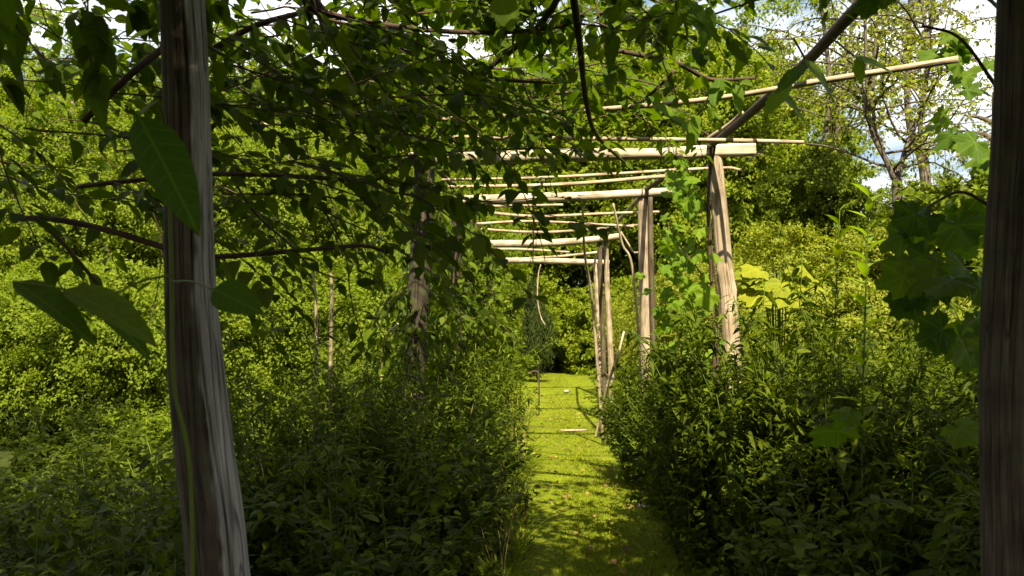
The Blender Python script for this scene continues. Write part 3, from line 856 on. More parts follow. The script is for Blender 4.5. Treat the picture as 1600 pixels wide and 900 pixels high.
add_leaves(vine5, *A, T_SERR, T_OVATE, M['small_leaf'], single=150, smat=M['small_v'])

# broad leaves hanging close in front of the posts: each its own leaf on a shared shoot
def leaf_between(parent, p0, p1, tmpl, mat, wid=1.0, face=(0, -1, .4)):
    a = np.array(p1) - np.array(p0)
    L = np.linalg.norm(a)
    R = leaf_frames(a[None], np.array([face], float))[0]
    o = link('leaf', mesh_np('leaf', tmpl[0] * [1, wid, 1], tmpl[1], mat), parent)
    o.matrix_local = Matrix([list(R[r] * L) + [p0[r] - ORIGIN[parent.name][r]] for r in range(3)] + [[0, 0, 0, 1]])

bl = thing('broad_leaf_vine', (-.88, 2.12, 0), 'young vine with a few broad soft leaves hanging across the grey front post', 'vine')
st = [(smooth_path([(-.88, 2.12, -.05), P(300, 800, 2.12), P(272, 600, 2.12), P(268, 420, 2.12), P(262, 260, 2.1), P(250, 165, 1.9), P(215, 180, 1.45)], 60), [.006, .005, .003], 6),
      (smooth_path([P(268, 430, 2.12), P(220, 440, 1.85), P(150, 470, 1.68), P(100, 452, 1.6), P(20, 440, 1.6)], 30), [.003, .002], 6),
      (smooth_path([P(269, 440, 2.12), P(300, 440, 1.95), P(332, 452, 1.75)], 16), [.003, .002], 6)]
stems_part(bl, st, M['stem_green'], 'stem')
for a, b_, Y, wd, fc in [((215, 180), (310, 348), 1.45, .62, (.5, -1, .2)),  ((100, 452), (245, 512), 1.6, .62, (0, -.5, 1)),
                         ((20, 440), (150, 512), 1.6, .55, (0, -.4, 1)), ((332, 452), (402, 480), 1.75, 1.0, (0, -1, .5)), 
                         ((150, 472), (235, 545), 1.7, .5, (.2, -.6, .8))]:
    leaf_between(bl, P(*a, Y), P(*b_, Y - .05), T_SMOOTH[0], M['grape_f'], wd, fc)

# bright hanging sprays at the upper right
sp = thing('leafy_spray', (1.55, 2.6, 0), 'long vine shoot with bright drooping leaves hanging over the right side rail', 'vine')
st = [(smooth_path([(1.55, 2.6, -.05), (1.52, 2.6, 1.0), (1.50, 2.65, 2.2), (1.30, 3.1, 2.78), (.95, 3.4, 2.8), (.6, 3.5, 2.72)], 50), [.009, .006, .004], 6)]
lv = []
for (a, b_, Y, wd, fc) in [((1258, 92), (1310, 155), 3.2, 1.0, (.4, -.6, .9)), ((1262, 98), (1210, 142), 3.2, .9, (-.3, -.7, .8)), ((1335, 88), (1425, 122), 3.2, .8, (.1, -.6, 1)), ((1340, 90), (1345, 130), 3.2, .9, (-.5, -.9, .4)), ((1235, 130), (1190, 180), 3.3, .9, (-.4, -.8, .7)),
                           ((1215, 140), (1262, 186), 3.4, .8, (.4, -.7, .7)), ((1060, 0), (1130, 60), 3.2, .9, (.3, -1, .3)), ((1075, -10), (1042, 60), 3.2, .8, (-.5, -1, .3)), ((1110, 10), (1100, 80), 3.3, .8, (.6, -1, .2)), ((1090, 180), (1075, 240), 4.0, .8, (.4, -1, .3)),
                           ((1050, 182), (1088, 210), 4.0, 1.1, (0, -.6, 1)), ((780, -8), (800, 45), 2.9, 1.6, (0, -1, .2)), ((1148, 128), (1160, 180), 3.9, .8, (.3, -1, .2)), ((1125, 122), (1112, 172), 3.9, .9, (-.3, -1, .2)), ((1020, 160), (1068, 190), 4.0, .9, (0, -.7, 1))]:
    leaf_between(sp, P(*a, Y), P(*b_, Y - .04), T_SERR[2], M['bright_f'], wd, fc)
for k, a in enumerate([((1258, 92), (1240, 60)), ((1335, 88), (1300, 60)), ((1235, 130), (1262, 98)), ((1090, 180), (1125, 122)), ((780, -8), (800, -40)), ((1060, 0), (1090, -30))]):
    st.append((smooth_path([P(*a[0], 3.2 if k != 3 else 4.0), P(*a[1], 3.2 if k != 3 else 3.9)], 8), .004, 6))
stems_part(sp, st, M['stem_green'], 'stem')

# ------------------------------------------------------------------ herbs and shrubs along the path
PROTO = {}
def herb_proto(key, nst, h, spread, tmpl, ll, spacing, mat, seed, hang=.35, branch=0, topple=.1):
    r = np.random.default_rng(seed)
    stems, lv = [], []
    for i in range(nst):
        a = r.uniform(0, 6.28); rad = spread * .35 * math.sqrt(r.random())
        st = (rad * math.cos(a), rad * math.sin(a), -.04)
        lean = r.uniform(.05, .32) * spread / .4
        pts = shoot(st, (math.cos(a) * lean, math.sin(a) * lean, 1), h * r.uniform(.62, 1.05), .09, topple * r.uniform(.2, 1.3), .05, r)
        stems.append((pts, [.005, .0025], 5))
        lv.append(leaves_on(pts, spacing, ll, r, hang=hang, spread=1.0))
        for b in range(branch):
            j = r.integers(len(pts) // 4, len(pts) - 2)
            bp = shoot(pts[j], (r.normal(), r.normal(), .7), h * r.uniform(.15, .35), .05, .1, .1, r)
            stems.append((bp, [.003, .0015], 4))
            lv.append(leaves_on(bp, spacing * .8, ll * .8, r, hang=hang))
    A = cat_leaves(lv)
    # leaves all round the stem instead of only to two sides
    m = len(A[0]); ang = r.uniform(0, 6.28, m)
    A[1] = norm(np.stack([np.cos(ang), np.sin(ang), r.normal(.15 - hang * .5, .35, m)], -1))
    A[2] = norm(np.stack([-np.cos(ang) * .4, -np.sin(ang) * .4, np.ones(m)], -1) + r.normal(0, .3, (m, 3)))
    V, F, uv = join([tube(*s) for s in stems])
    sm = mesh_np('stem', V, F, M['stem_green'], uv)
    V, F = leaf_mesh(*A, tmpl)
    PROTO[key] = (sm, mesh_np('foliage', V, F, M[mat]))

herb_proto('tall0', 9, 1.55, .42, T_LANCE, .115, .013, 'herb', 101)
herb_proto('tall1', 8, 1.75, .38, T_LANCE, .10, .011, 'herb', 102, branch=2)
herb_proto('tall2', 10, 1.35, .50, T_LANCEW, .12, .016, 'herb', 103, branch=1)
herb_proto('bush0', 16, .95, .75, T_OVATE, .075, .016, 'herb', 104, branch=3, topple=.25)
herb_proto('bush1', 18, .70, .80, T_OVATE, .065, .014, 'herb', 105, branch=3, topple=.3)
herb_proto('low0', 16, .42, .85, T_OVATE2, .065, .018, 'herb', 106, branch=1, topple=.5)
herb_proto('light0', 14, .85, .7, T_OVATE, .07, .017, 'herb_light', 107, branch=3, topple=.25)
herb_proto('lightlow', 14, .35, .75, T_LANCEW, .09, .018, 'herb_light', 108, topple=.6)
def tuft_proto(key, nb, ln, mat, seed):
    r = np.random.default_rng(seed)
    tmpl = t_blade([0, .25, .5, .75, 1], [.008, .012, .011, .008, 0], fold=.1, droop=.75)
    a = r.uniform(0, 6.28, nb)
    pos = np.stack([.06 * np.cos(a) * r.random(nb), .06 * np.sin(a) * r.random(nb), np.full(nb, -.03)], -1)
    ax = norm(np.stack([np.cos(a) * r.uniform(.1, .8, nb), np.sin(a) * r.uniform(.1, .8, nb), np.full(nb, 1.)], -1))
    nm_ = np.stack([np.cos(a) * -1., np.sin(a) * -1., np.full(nb, .35)], -1)
    V, F = leaf_mesh(pos, ax, nm_, ln * r.uniform(.5, 1.1, nb), tmpl)
    st = [(shoot((.02 * i - .05, .02, -.03), (r.normal(0, .2), r.normal(0, .2), 1), ln * 1.3, .08, .1, .04, r), [.003, .0015], 5) for i in range(4)]
    V2, F2, uv2 = join([tube(*q) for q in st])
    PROTO[key] = (mesh_np('stem', V2, F2, M['straw'], uv2), mesh_np('foliage', V, F, M[mat]))
M['hero'] = leaf_mat('pale_herb_leaf', (.11, .17, .010), (.14, .20, .012), (.17, .23, .016), .45)
M['straw'] = leaf_mat('dry_straw', (.16, .12, .05), (.24, .19, .085), (.32, .26, .13), .15)
tuft_proto('tuft0', 70, .62, 'herb_light', 120)
tuft_proto('tuft1', 60, .45, 'grass', 121)
herb_proto('broad0', 7, .85, .6, T_LANCEW, .24, .05, 'herb', 109, hang=.5, topple=.2)

KINDS = {'tall0': ('tall_herb', 'tall narrow leaved herb', 'herb'), 'tall1': ('tall_herb', 'fine leaved branching herb', 'herb'), 'tall2': ('tall_herb', 'upright pointed leaved herb', 'herb'),
         'bush0': ('leafy_bush', 'waist high oval leaved bush', 'bush'), 'bush1': ('leafy_bush', 'knee high oval leaved bush', 'bush'), 'low0': ('low_plant', 'low round leaved plant', 'plant'),
         'light0': ('leafy_bush', 'light green leafy bush', 'bush'), 'lightlow': ('low_plant', 'light green strap leaved plant', 'plant'), 'broad0': ('broad_herb', 'broad pointed leaved herb', 'herb'),
         'tuft0': ('grass_tuft', 'tall arching grass tuft', 'grass tuft'), 'tuft1': ('grass_tuft', 'short yellow grass tuft', 'grass tuft')}
LFT, RGT = "left", "right"
def plant(key, x, y, s=1.0, where=LFT, sz=1.0):
    nm, lab, cat = KINDS[key]
    if where in (LFT, RGT):
        lf = where is LFT
        ed = abs(x - path_centre(y)) - path_half(y)
        row = 'on the path edge' if ed < .35 else ('close by the path' if ed < .8 else ('in the thicket' if ed < 1.7 else 'deep in the thicket'))
        side = 'left' if lf else 'right'
        zone = (f'beside the front {side} post' if y < 3.8 else f'between the front and second {side} posts' if y < 5.7 else f'by the second {side} post' if y < 7.2 else
                f'before the third {side} post' if y < 9 else f'between the third and fourth {side} posts' if y < 13 else f'past the fourth {side} post')
        where = f'{row} {zone}'
    o = thing(nm, (x, y, float(relief(x, y)) - .03), f'{lab} {where}', cat, f'{lab} {where}')
    o.rotation_euler.z = random.uniform(0, 6.28)
    o.scale = (s, s, s * sz)
    link('stem', PROTO[key][0], o)
    f = link('foliage', PROTO[key][1], o)
    tag(f, kind='stuff')
    return o


rg = np.random.default_rng(33)
# left: a bank of bush rising away from the path
for y in np.arange(3.4, 18, .62):
    ed = path_centre(y) - path_half(y)
    plant(rg.choice(['low0', 'lightlow', 'low0']), ed - np.interp(y, [6, 9, 14], [0, .18, .42]) - .28 + rg.normal(0, .06), y + rg.normal(0, .1), rg.uniform(.75, 1.1))
    plant(rg.choice(['bush1', 'bush0']), ed - np.interp(y, [6, 9, 14], [0, .18, .42]) - .62 + rg.normal(0, .08), y + rg.normal(0, .15), rg.uniform(.75, 1.0))
for y in np.arange(2.9, 16, .58):
    ed = path_centre(y) - path_half(y)
    plant(rg.choice(['bush0', 'bush0', 'light0'] if y > 6 else ['bush0', 'bush1']), ed - np.interp(y, [6, 9, 14], [0, .18, .42]) - .98 + rg.normal(0, .1), y + rg.normal(0, .15), rg.uniform(.95, 1.25))
    plant(rg.choice(['bush0', 'tall2']), ed - 1.35 + rg.normal(0, .12), y + rg.normal(0, .15), rg.uniform(.75, .95))
for y in np.arange(2.6, 11, .7):
    for dx in (-2.1, -2.8, -3.6, -4.5):
        if abs(dx) < y * .75 + .6:
            plant(rg.choice(['bush0', 'bush1', 'light0'] if y > 6 else ['bush0', 'broad0']), dx + rg.normal(0, .15), y + rg.normal(0, .2), rg.uniform(.85, 1.15))
for x, y, s in [(-.95, 4.4, .88), (-1.05, 5.0, .95), (-1.45, 4.7, .93), (-1.3, 5.6, .97), (-1.6, 5.3, .95), (-.75, 6.9, .82), (-.65, 7.5, .85), (-.72, 8.3, .9), (-.8, 9.2, .95), (-.85, 10.2, .95)]:
    plant('tall1' if s > .9 else 'tall0', x, y, s)
for x, y, s in [(-1.7, 2.4, 1.0), (-1.35, 2.0, .95), (-2.0, 2.9, 1.1), (-1.05, 3.1, .9), (-1.6, 3.4, 1.05), (-1.15, 2.6, .8), (-2.3, 3.6, 1.1)]:
    plant('broad0', x, y, s)
# right bank: taller
for y in np.arange(3.6, 18, .62):
    ed = path_centre(y) + path_half(y)
    plant(rg.choice(['low0', 'lightlow']), ed + .10 + rg.normal(0, .06), y + rg.normal(0, .1), rg.uniform(.7, 1.05), RGT)
    plant(rg.choice(['bush1', 'bush0'] if y < 8 else ['bush1', 'light0']), ed + .42 + rg.normal(0, .08), y + rg.normal(0, .15), rg.uniform(.85, 1.1), RGT)
for y in np.arange(3.3, 15, .52):
    ed = path_centre(y) + path_half(y)
    plant(rg.choice(['bush0', 'tall2', 'tall0'] if y < 9 else ['light0', 'bush0', 'tall2']), ed + .78 + rg.normal(0, .10), y + rg.normal(0, .15), rg.uniform(.88, 1.05), RGT)
    if y < 11:
        plant(rg.choice(['tall0', 'tall1', 'tall2']), ed + 1.25 + rg.normal(0, .15), y + rg.normal(0, .15), rg.uniform(.95, 1.15), RGT)
        plant(rg.choice(['tall0', 'tall1']), ed + 1.85 + rg.normal(0, .2), y + rg.normal(0, .15), rg.uniform(1.0, 1.22), RGT)
        plant(rg.choice(['tall0', 'tall1', 'bush0']), ed + 2.5 + rg.normal(0, .2), y + rg.normal(0, .15), rg.uniform(1.0, 1.2), RGT)
for y in np.arange(4.6, 13, .5):                     # shoulder high growth round the feet of the posts
    ed = path_centre(y) + path_half(y)
    plant(rg.choice(['bush0', 'tall2', 'light0'] if y > 6.5 else ['bush0', 'tall2']), ed + .46 + .12 * (y > 6.5) + rg.normal(0, .07), y + rg.normal(0, .12), rg.uniform(.85, 1.0) * (.86 if y < 5.3 else 1), RGT, 1.3)
    plant('bush0', ed + .75 + rg.normal(0, .07), y + rg.normal(0, .12), rg.uniform(1.0, 1.15), RGT, 1.3)
    ed = path_centre(y) - path_half(y)
    plant(rg.choice(['bush0', 'tall2', 'tall0']), ed - np.interp(y, [6, 9, 14], [0, .18, .42]) - .58 + rg.normal(0, .07), y + rg.normal(0, .12), rg.uniform(.85, 1.0), LFT)
    plant(rg.choice(['bush0', 'tall0']), ed - np.interp(y, [6, 9, 14], [0, .18, .42]) - .85 + rg.normal(0, .07), y + rg.normal(0, .12), rg.uniform(1.0, 1.2) * (.9 if y < 6 else 1), LFT)
for px, py, Y in [(1180, 455, 5.6), (1215, 470, 5.7), (1250, 460, 5.5), (1285, 440, 5.3), (1165, 500, 5.4), (1235, 480, 5.0), (1330, 430, 5.0), (1400, 440, 4.6), (1090, 535, 5.6), (1125, 515, 5.7), (1150, 505, 5.6), (1108, 545, 5.2), (1140, 530, 5.3), (1060, 545, 6.5), (1012, 520, 8.4), (985, 560, 8.5), (1030, 530, 8.0), (1045, 540, 7.4), (1000, 545, 8.0)]:
    q = P(px, py, Y)
    plant('tall1', q[0], Y, q[2] / 1.75, RGT)
for px, py, Y in [(1085, 545, 5.7), (1110, 525, 5.75), (1135, 515, 5.8), (1160, 505, 5.7), (1185, 500, 5.6), (1120, 550, 5.2), (1150, 535, 5.2), (1180, 520, 5.1), (1215, 500, 5.2), (990, 545, 8.5), (1012, 525, 8.45), (1035, 525, 8.3), (1060, 530, 7.8), (960, 575, 11.8), (975, 560, 11.5), (1080, 530, 7.0)]:
    q = P(px, py, Y)
    plant(rg.choice(['bush0', 'tall2']) if Y < 7 else rg.choice(['bush0', 'light0']), q[0] + (.08 if Y > 7 else .03), Y, q[2] / 1.02 * .72, RGT, 1.38)
for y in np.arange(4.4, 19, .42):
    for sd_, wh in ((-1, LFT), (1, RGT)):
        ed = path_centre(y) + sd_ * path_half(y)
        if rg.random() < .75: plant(rg.choice(['tuft0', 'tuft1', 'tuft1']), ed + sd_ * rg.uniform(-.04, .16), y + rg.normal(0, .1), rg.uniform(.5, .95), wh)
        if rg.random() < .35: plant('tuft0', ed + sd_ * rg.uniform(.3, 1.0), y + rg.normal(0, .1), rg.uniform(1.0, 1.5), wh)
for x, y, s in [(1.35, 3.1, .8), (1.6, 3.5, .95), (1.9, 3.3, 1.0), (1.75, 2.8, .9)]:
    plant('broad0', x, y, s, RGT)

# the pale herb standing clear of the right thicket, leaf by leaf
def hero_herb(px, py_top, py_low, Y, label, mat, ll, n):
    top, low = P(px, py_top, Y), P(px - 6, py_low, Y)
    base = np.array([low[0] - .03, Y, -.04])
    h = thing('tall_herb', base, label, 'herb')
    pts = smooth_path([base, base + [.0, 0, low[2] * .5], low, top], 40)
    stems_part(h, [(pts, [.007, .005, .003], 8)], M['stem_green'], 'stem')
    r = np.random.default_rng(int(px))
    for k in range(n):
        t = .35 + .65 * (k / (n - 1)) ** .9
        i = int(t * 39)
        a = k * 2.4 + r.normal(0, .3)
        l = ll * (1.15 - .55 * t) * r.uniform(.85, 1.1)
        up = .25 + 1.0 * t
        d = np.array([math.cos(a), math.sin(a) * .8, up])
        leaf_between(h, pts[i], pts[i] + norm(d) * l, T_LANCEW, mat, 1.0, (-math.cos(a) * up, -math.sin(a) * up, 1))
hero_herb(1358, 308, 480, 4.5, 'bright pale green single stemmed herb rising above the right thicket', M['hero'], .21, 26)
hero_herb(1312, 330, 480, 4.8, 'slender darker green herb rising next to the pale single stemmed herb', M['herb_light'], .19, 22)

# yellow leaved plant in the right thicket
yl = thing('yellow_leaved_plant', (P(1215, 600, 6.6)[0], 6.6, 0), 'broad lobed yellow leaves of a plant lit by the sun above the right thicket', 'plant')
yb0 = ORIGIN[yl.name]
st, lf = [], []
r_y = np.random.default_rng(12)
for k in range(15):
    a = k * 2.4; rr_ = .25 + .75 * (k / 14)
    px, py = 1210 + 22 * math.cos(a) * rr_, 430 + 16 * math.sin(a) * rr_
    sz = r_y.uniform(.22, .34)
    ax = (math.cos(a), -.5 - .3 * math.sin(a), -.15 - .3 * r_y.random() - .2 * math.sin(a))
    nm = (r_y.normal(0, .25), -.55 + r_y.normal(0, .2), .9)
    q = P(px, py, 6.5)
    lf.append((q, ax, nm, sz))
    st.append((smooth_path([yb0, (yb0 + q) / 2 + [0, 0, .15], q], 16), [.008, .004], 6))
stems_part(yl, st, M['stem_green'], 'stem')
for q, ax, nm, sz in lf:
    leaf_between(yl, q, q + norm(np.array(ax)) * sz, T_LOBED[int(sz * 1000) % 3], M['yellow'], 1, nm)

# round headed plants among the left bushes
for k, (px, py, Y, r_) in enumerate([(746, 478, 9.6, .10), (762, 455, 10.0, .09), (796, 492, 11.5, .10)]):
    q = P(px, py, Y)
    t_ = thing('round_headed_plant', (q[0], q[1], 0), ['tall stem with a dark round seed head by the second left post', 'smaller dark round seed head behind the larger one', 'dark round seed head leaning over the left path edge'][k], 'plant', )
    stems_part(t_, [(smooth_path([(q[0], q[1], -.04), (q[0] - .03, q[1], q[2] * .5), q], 16), [.008, .006], 6)], M['stem_green'], 'stem')
    r2 = np.random.default_rng(k)
    dd = norm(r2.normal(0, 1, (260, 3)))
    V, F = leaf_mesh(q + dd * r_ * .55, dd, norm(r2.normal(0, 1, (260, 3))), np.full(260, r_ * .5), T_OVATE)
    part('seed_head', V, F, M['ever'], t_, kind='stuff')

# ------------------------------------------------------------------ trees
CROWN = {}
def crown_mesh(key, lobes, n_clump, n_leaf, clump_r, leaf, mat, seed, sx=1, sz=1):
    """leaf clumps over a set of lobes, unit crown about 1 m radius scaled by sx / sz"""
    r = np.random.default_rng(seed)
    c = norm(r.normal(0, 1, (lobes, 3))) * (r.uniform(.15, .75, (lobes, 1)))
    rad = r.uniform(.26, .5, lobes)
    k = r.integers(0, lobes, n_clump)
    d = norm(r.normal(0, 1, (n_clump, 3)) + [0, 0, .15])
    cp = c[k] + d * (rad[k] * r.uniform(.55, 1.05, n_clump) ** .5)[:, None]
    cp *= [sx, sx, sz]
    n = n_clump * n_leaf
    out_ = np.repeat(norm(cp), n_leaf, 0)
    cr = np.repeat(clump_r * r.uniform(.5, 1.5, n_clump), n_leaf)
    pos = np.repeat(cp, n_leaf, 0) + norm(r.normal(0, 1, (n, 3))) * (cr * r.random(n) ** .4)[:, None] * [1, 1, .7]
    ax = norm(r.normal(0, .7, (n, 3)) + out_ * .5 + [0, 0, -.35])
    nm = norm(r.normal(0, .35, (n, 3)) + out_ * 1.0 + [0, 0, .45])
    V, F = leaf_mesh(pos, ax, nm, leaf * r.uniform(.6, 1.3, n), T_DIA)
    CROWN[key] = mesh_np('crown', V, F, M[mat], smooth=False)

def limbs(h, r0, n, spread, seed, first=.3):
    r = np.random.default_rng(seed)
    st = []
    tr = shoot((0, 0, -.1), (r.normal(0, .05), r.normal(0, .05), 1), h, h / 22, 0, .035, r)
    st.append((tr, [r0, r0 * .7, r0 * .25], 10))
    for i in range(n):
        j = int(len(tr) * r.uniform(first, .9))
        a = i * 2.4 + r.normal(0, .3)
        L = spread * r.uniform(.6, 1) * (1.15 - j / len(tr))
        b = shoot(tr[j], (math.cos(a), math.sin(a), r.uniform(.35, .9)), L, L / 12, 0, .08, r)
        st.append((b, [r0 * .35, r0 * .08], 6))
        for q in range(3):
            k = r.integers(4, 12)
            t2 = shoot(b[k], (r.normal(), r.normal(), .5), L * .4, L * .05, 0, .12, r)
            st.append((t2, [r0 * .12, r0 * .04], 4))
    V, F, uv = join([tube(*s) for s in st])
    return V, F, uv

TRUNK = {}
def tree(name, base, label, group, crown, trunk, cz, rot=0, s=1.0, cat='tree', squash=(1, 1, 1)):
    o = thing(name, base, label, cat, group)
    o.rotation_euler.z = rot
    o.scale = (s * squash[0], s * squash[1], s * squash[2])
    link('trunk', TRUNK[trunk], o)
    c = link('crown', CROWN[crown], o)
    c.location = (0, 0, cz)
    tag(c, kind='stuff')
    return o

for key, a in {'t6': (5.2, .13, 14, 2.2, 1), 't10': (9.5, .20, 18, 3.4, 2), 'shrub': (1.5, .05, 10, .9, 3, .08), 't3': (2.3, .09, 12, 1.5, 4, .1)}.items():
    V, F, uv = limbs(*a)
    TRUNK[key] = mesh_np('trunk', V, F, M['bark'], uv)
crown_mesh('gold', 38, 1900, 95, .24, .060, 'tree_gold', 1, 2.6, 2.7)
crown_mesh('gold2', 40, 1900, 95, .24, .060, 'tree_gold', 2, 2.8, 2.5)
crown_mesh('big', 46, 2100, 85, .36, .12, 'tree_mid', 3, 4.3, 5.0)
crown_mesh('pale', 28, 1300, 75, .19, .06, 'tree_pale', 4, 2.2, 1.9)
crown_mesh('dark', 22, 600, 60, .20, .11, 'tree_dark', 5, 2.0, 2.2)
crown_mesh('low', 26, 1100, 90, .15, .045, 'tree_gold', 6, 1.4, 1.15)
crown_mesh('lowdark', 26, 420, 45, .24, .09, 'ever', 7, 1.1, 1.1)
crown_mesh('lowmid', 18, 560, 55, .13, .08, 'tree_mid', 8, 1.4, 1.25)

GOLD = 'yellow green bushy tree behind the left thicket'
MIDT = 'large light green tree closing the view beyond the pergola'
def gx(px, Y): return P(px, 500, Y)[0]
# left: yellow green trees
for i, (px, Y, s, r_) in enumerate([(420, 17.5, 1.02, .3), (565, 19, .98, 1.7), (230, 16, 1.0, 2.6), (60, 15, 1.1, .9), (330, 21, 1.12, 4.0), (-120, 16, 1.1, 5.0), (690, 22, 1.05, 3.1), (480, 23, 1.15, 5.5)]):
    tree('bushy_tree', (gx(px, Y), Y, 0), GOLD, 'yellow green trees on the left', 'gold' if i % 2 else 'gold2', 't6', 2.9, r_, s)
# low sunlit hedge in front of them
for i, px in enumerate(range(-160, 700, 55)):
    Y = 11.8 + .9 * math.sin(i * 2.1)
    tree('hedge_bush', (gx(px, Y), Y, 0), 'low sunlit yellow green bush in the hedge before the left trees', 'hedge bushes on the left', 'low', 'shrub', .78, i * 1.3, 1.12 + .12 * math.sin(i * 3.3), 'bush')
# middle: tall trees closing the view
for i, (px, Y, s, r_) in enumerate([(760, 28, 1.0, .2), (930, 29, 1.08, 1.9), (1090, 27, 1.04, 3.3), (640, 31, 1.05, 4.2), (1010, 33, 1.25, 5.2), (840, 34, 1.2, 2.5), (1160, 31, 1.15, .9)]):
    tree('tall_tree', (gx(px, Y), Y, 0), MIDT, 'tall trees beyond the pergola', 'big', 't10', 5.6, r_, s)
# foot of the tall trees: bushes at the end of the lawn
for i, (px, Y, s, key) in enumerate([(720, 20, 1.1, 'lowmid'), (770, 23, 1.1, 'lowmid'), (800, 24.2, 1.0, 'low'), (905, 25, 1.15, 'lowmid'), (960, 24, 1.2, 'lowmid'), (1010, 21, 1.15, 'lowmid'), (1060, 19, 1.1, 'lowmid'), (1110, 17, 1.1, 'lowmid'), (870, 26, 1.3, 'lowmid'), (690, 17, 1.0, 'lowmid'), (740, 25, 1.5, 'lowmid'), (1000, 25, 1.6, 'lowmid')]):
    tree('lawn_bush', (gx(px, Y), Y, 0), 'green bush at the far end of the grass path', 'bushes round the far lawn', key, 'shrub', 1.0, i * 1.1, s, 'bush')
for i, (px, Y, s) in enumerate([(60, 25, .95), (230, 27, .9), (-130, 24, 1.0), (520, 30, .95), (410, 28, 1.0), (620, 34, 1.25), (300, 31, 1.1)]):
    tree('tall_tree', (gx(px, Y), Y, 0), 'tall light green tree behind the yellow green trees on the left', 'tall trees on the left', 'big', 't10', 5.6, i * 1.4 + .5, s)
tree('dark_shrub', (gx(840, 20.4), 20.4, 0), 'narrow dark evergreen shrub at the far end of the grass path', None, 'lowdark', 'shrub', 1.05, .4, 1.0, 'bush', (.36, .36, 1.3))
tree('dark_shrub', (gx(742, 18.5), 18.5, 0), 'dark rounded shrub left of the narrow evergreen shrub', None, 'lowdark', 'shrub', 1.0, 1.9, .9, 'bush')
# right: pale bush bank, dark tree, trees in the open
for i, (px, Y, s) in enumerate([(1190, 13.5, .95), (1270, 14.5, 1.0), (1120, 16.5, 1.0), (1380, 14, .92), (1490, 13, .9), (1600, 13, 1.0), (1440, 17, 1.1), (1330, 17.5, 1.05)]):
    tree('pale_bush', (gx(px, Y), Y, 0), 'large pale green bush behind the right thicket', 'pale bushes on the right', 'pale', 't3', 1.55, i * 1.7, s, 'bush', (1, 1, .82))
tree('dark_tree', (gx(1275, 11.5), 11.5, 0), 'dark leaved small tree shading the pale bushes on the right', None, 'dark', 't6', 5.6, .8, .46, 'tree', (1.0, .95, 1.15))
for i, (px, Y, s) in enumerate([(1215, 9.8, .72), (1325, 10.1, .70), (1430, 9.4, .70), (1150, 10.8, .62)]):
    tree('pale_bush', (gx(px, Y), Y, 0), ['pale green fine leaved bush under the dark small tree', 'pale green fine leaved bush below the forked grey trunk', 'pale green fine leaved bush next to the grape vine', 'pale green fine leaved bush behind the creeper post'][i], None, 'pale', 't3', 2.0, i * 1.1, s, 'bush')
tree('dark_tree', (gx(1590, 9.5), 9.5, 0), 'dark leaved tree behind the grape vine', None, 'dark', 't6', 2.7, 2.2, .8)
for i, (px, Y, s) in enumerate([(1250, 34, .5), (1340, 36, .62), (1430, 35, .72), (1530, 33, .72), (1640, 34, .6), (1180, 36, .75)]):
    tree('far_tree', (gx(px, Y), Y, 0), 'small far off tree low on the skyline at the right', 'far trees on the right', 'big', 't10', 5.6, i * 2.1, s)

# two open trees with forked trunks against the sky
def open_tree(px, Y, label, forks, n_tw, seed, leafmat, box, lsize, nleaf):
    b = np.array([gx(px, Y), Y, 0.0])
    o = thing('open_tree', b, label, 'tree')
    r = np.random.default_rng(seed)
    st, tips = [], []
    for pts, rr in forks:
        q = smooth_path([b + [0, 0, -.1]] + [P(*p, Y + dy) for p, dy in pts], 40)
        st.append((q, rr, 10)); tips.append(q)
    tw, lv = [], []
    for k in range(n_tw):
        q = tips[r.integers(len(tips))]
        j = r.integers(14, 40)
        d = np.array([r.normal(0, 1), r.normal(0, .8), r.uniform(.1, 1.1)])
        t_ = shoot(q[j], d, r.uniform(.7, 1.9) * box, .12, .12, .10, r)
        tw.append((t_, [.016, .004], 5))
        lv.append(leaves_on(t_, .03 * nleaf, lsize, r, hang=.6))
        for m in range(3):
            t3 = shoot(t_[r.integers(3, len(t_))], r.normal(0, 1, 3), .55 * box, .08, .2, .12, r)
            tw.append((t3, [.006, .002], 4)); lv.append(leaves_on(t3, .025 * nleaf, lsize, r, hang=.7))
    stems_part(o, st, M['bark'], 'trunk')
    stems_part(o, tw, M['bark'], 'limbs', kind='stuff')
    A = cat_leaves(lv)
    V, F = leaf_mesh(*A, T_DIA)
    part('crown', V, F, M[leafmat], o, kind='stuff')
open_tree(1405, 9.6, 'open crowned tree with a forked grey trunk against the sky on the right',
          [([((1400, 330), 0), ((1392, 270), 0), ((1362, 205), 0), ((1354, 130), 0), ((1352, 40), 0), ((1345, -120), 0)], [.04, .032, .024, .022, .018, .012]),
           ([((1404, 330), 0), ((1398, 275), 0.05), ((1370, 215), .05), ((1364, 130), .1), ((1372, 20), .1), ((1385, -140), .2)], [.036, .03, .022, .02, .016, .01]),
           ([((1404, 320), 0), ((1410, 250), .1), ((1440, 165), .2), ((1450, 90), .2), ((1440, 0), .3), ((1425, -120), .3)], [.036, .03, .026, .022, .018, .01])],
          60, 5, 'tree_pale', 1.0, .065, 1.2)
open_tree(1445, 13.5, 'slender open tree with thin upright stems behind the forked one',
          [([((1445, 300), 0), ((1420, 190), 0), ((1418, 90), 0), ((1424, -40), 0), ((1420, -160), 0)], [.07, .05, .04, .02]),
           ([((1450, 300), 0), ((1438, 200), .3), ((1450, 80), .3), ((1465, -60), .3)], [.06, .045, .03, .015]),
           ],
          48, 6, 'tree_pale', 1.4, .075, 1.3)
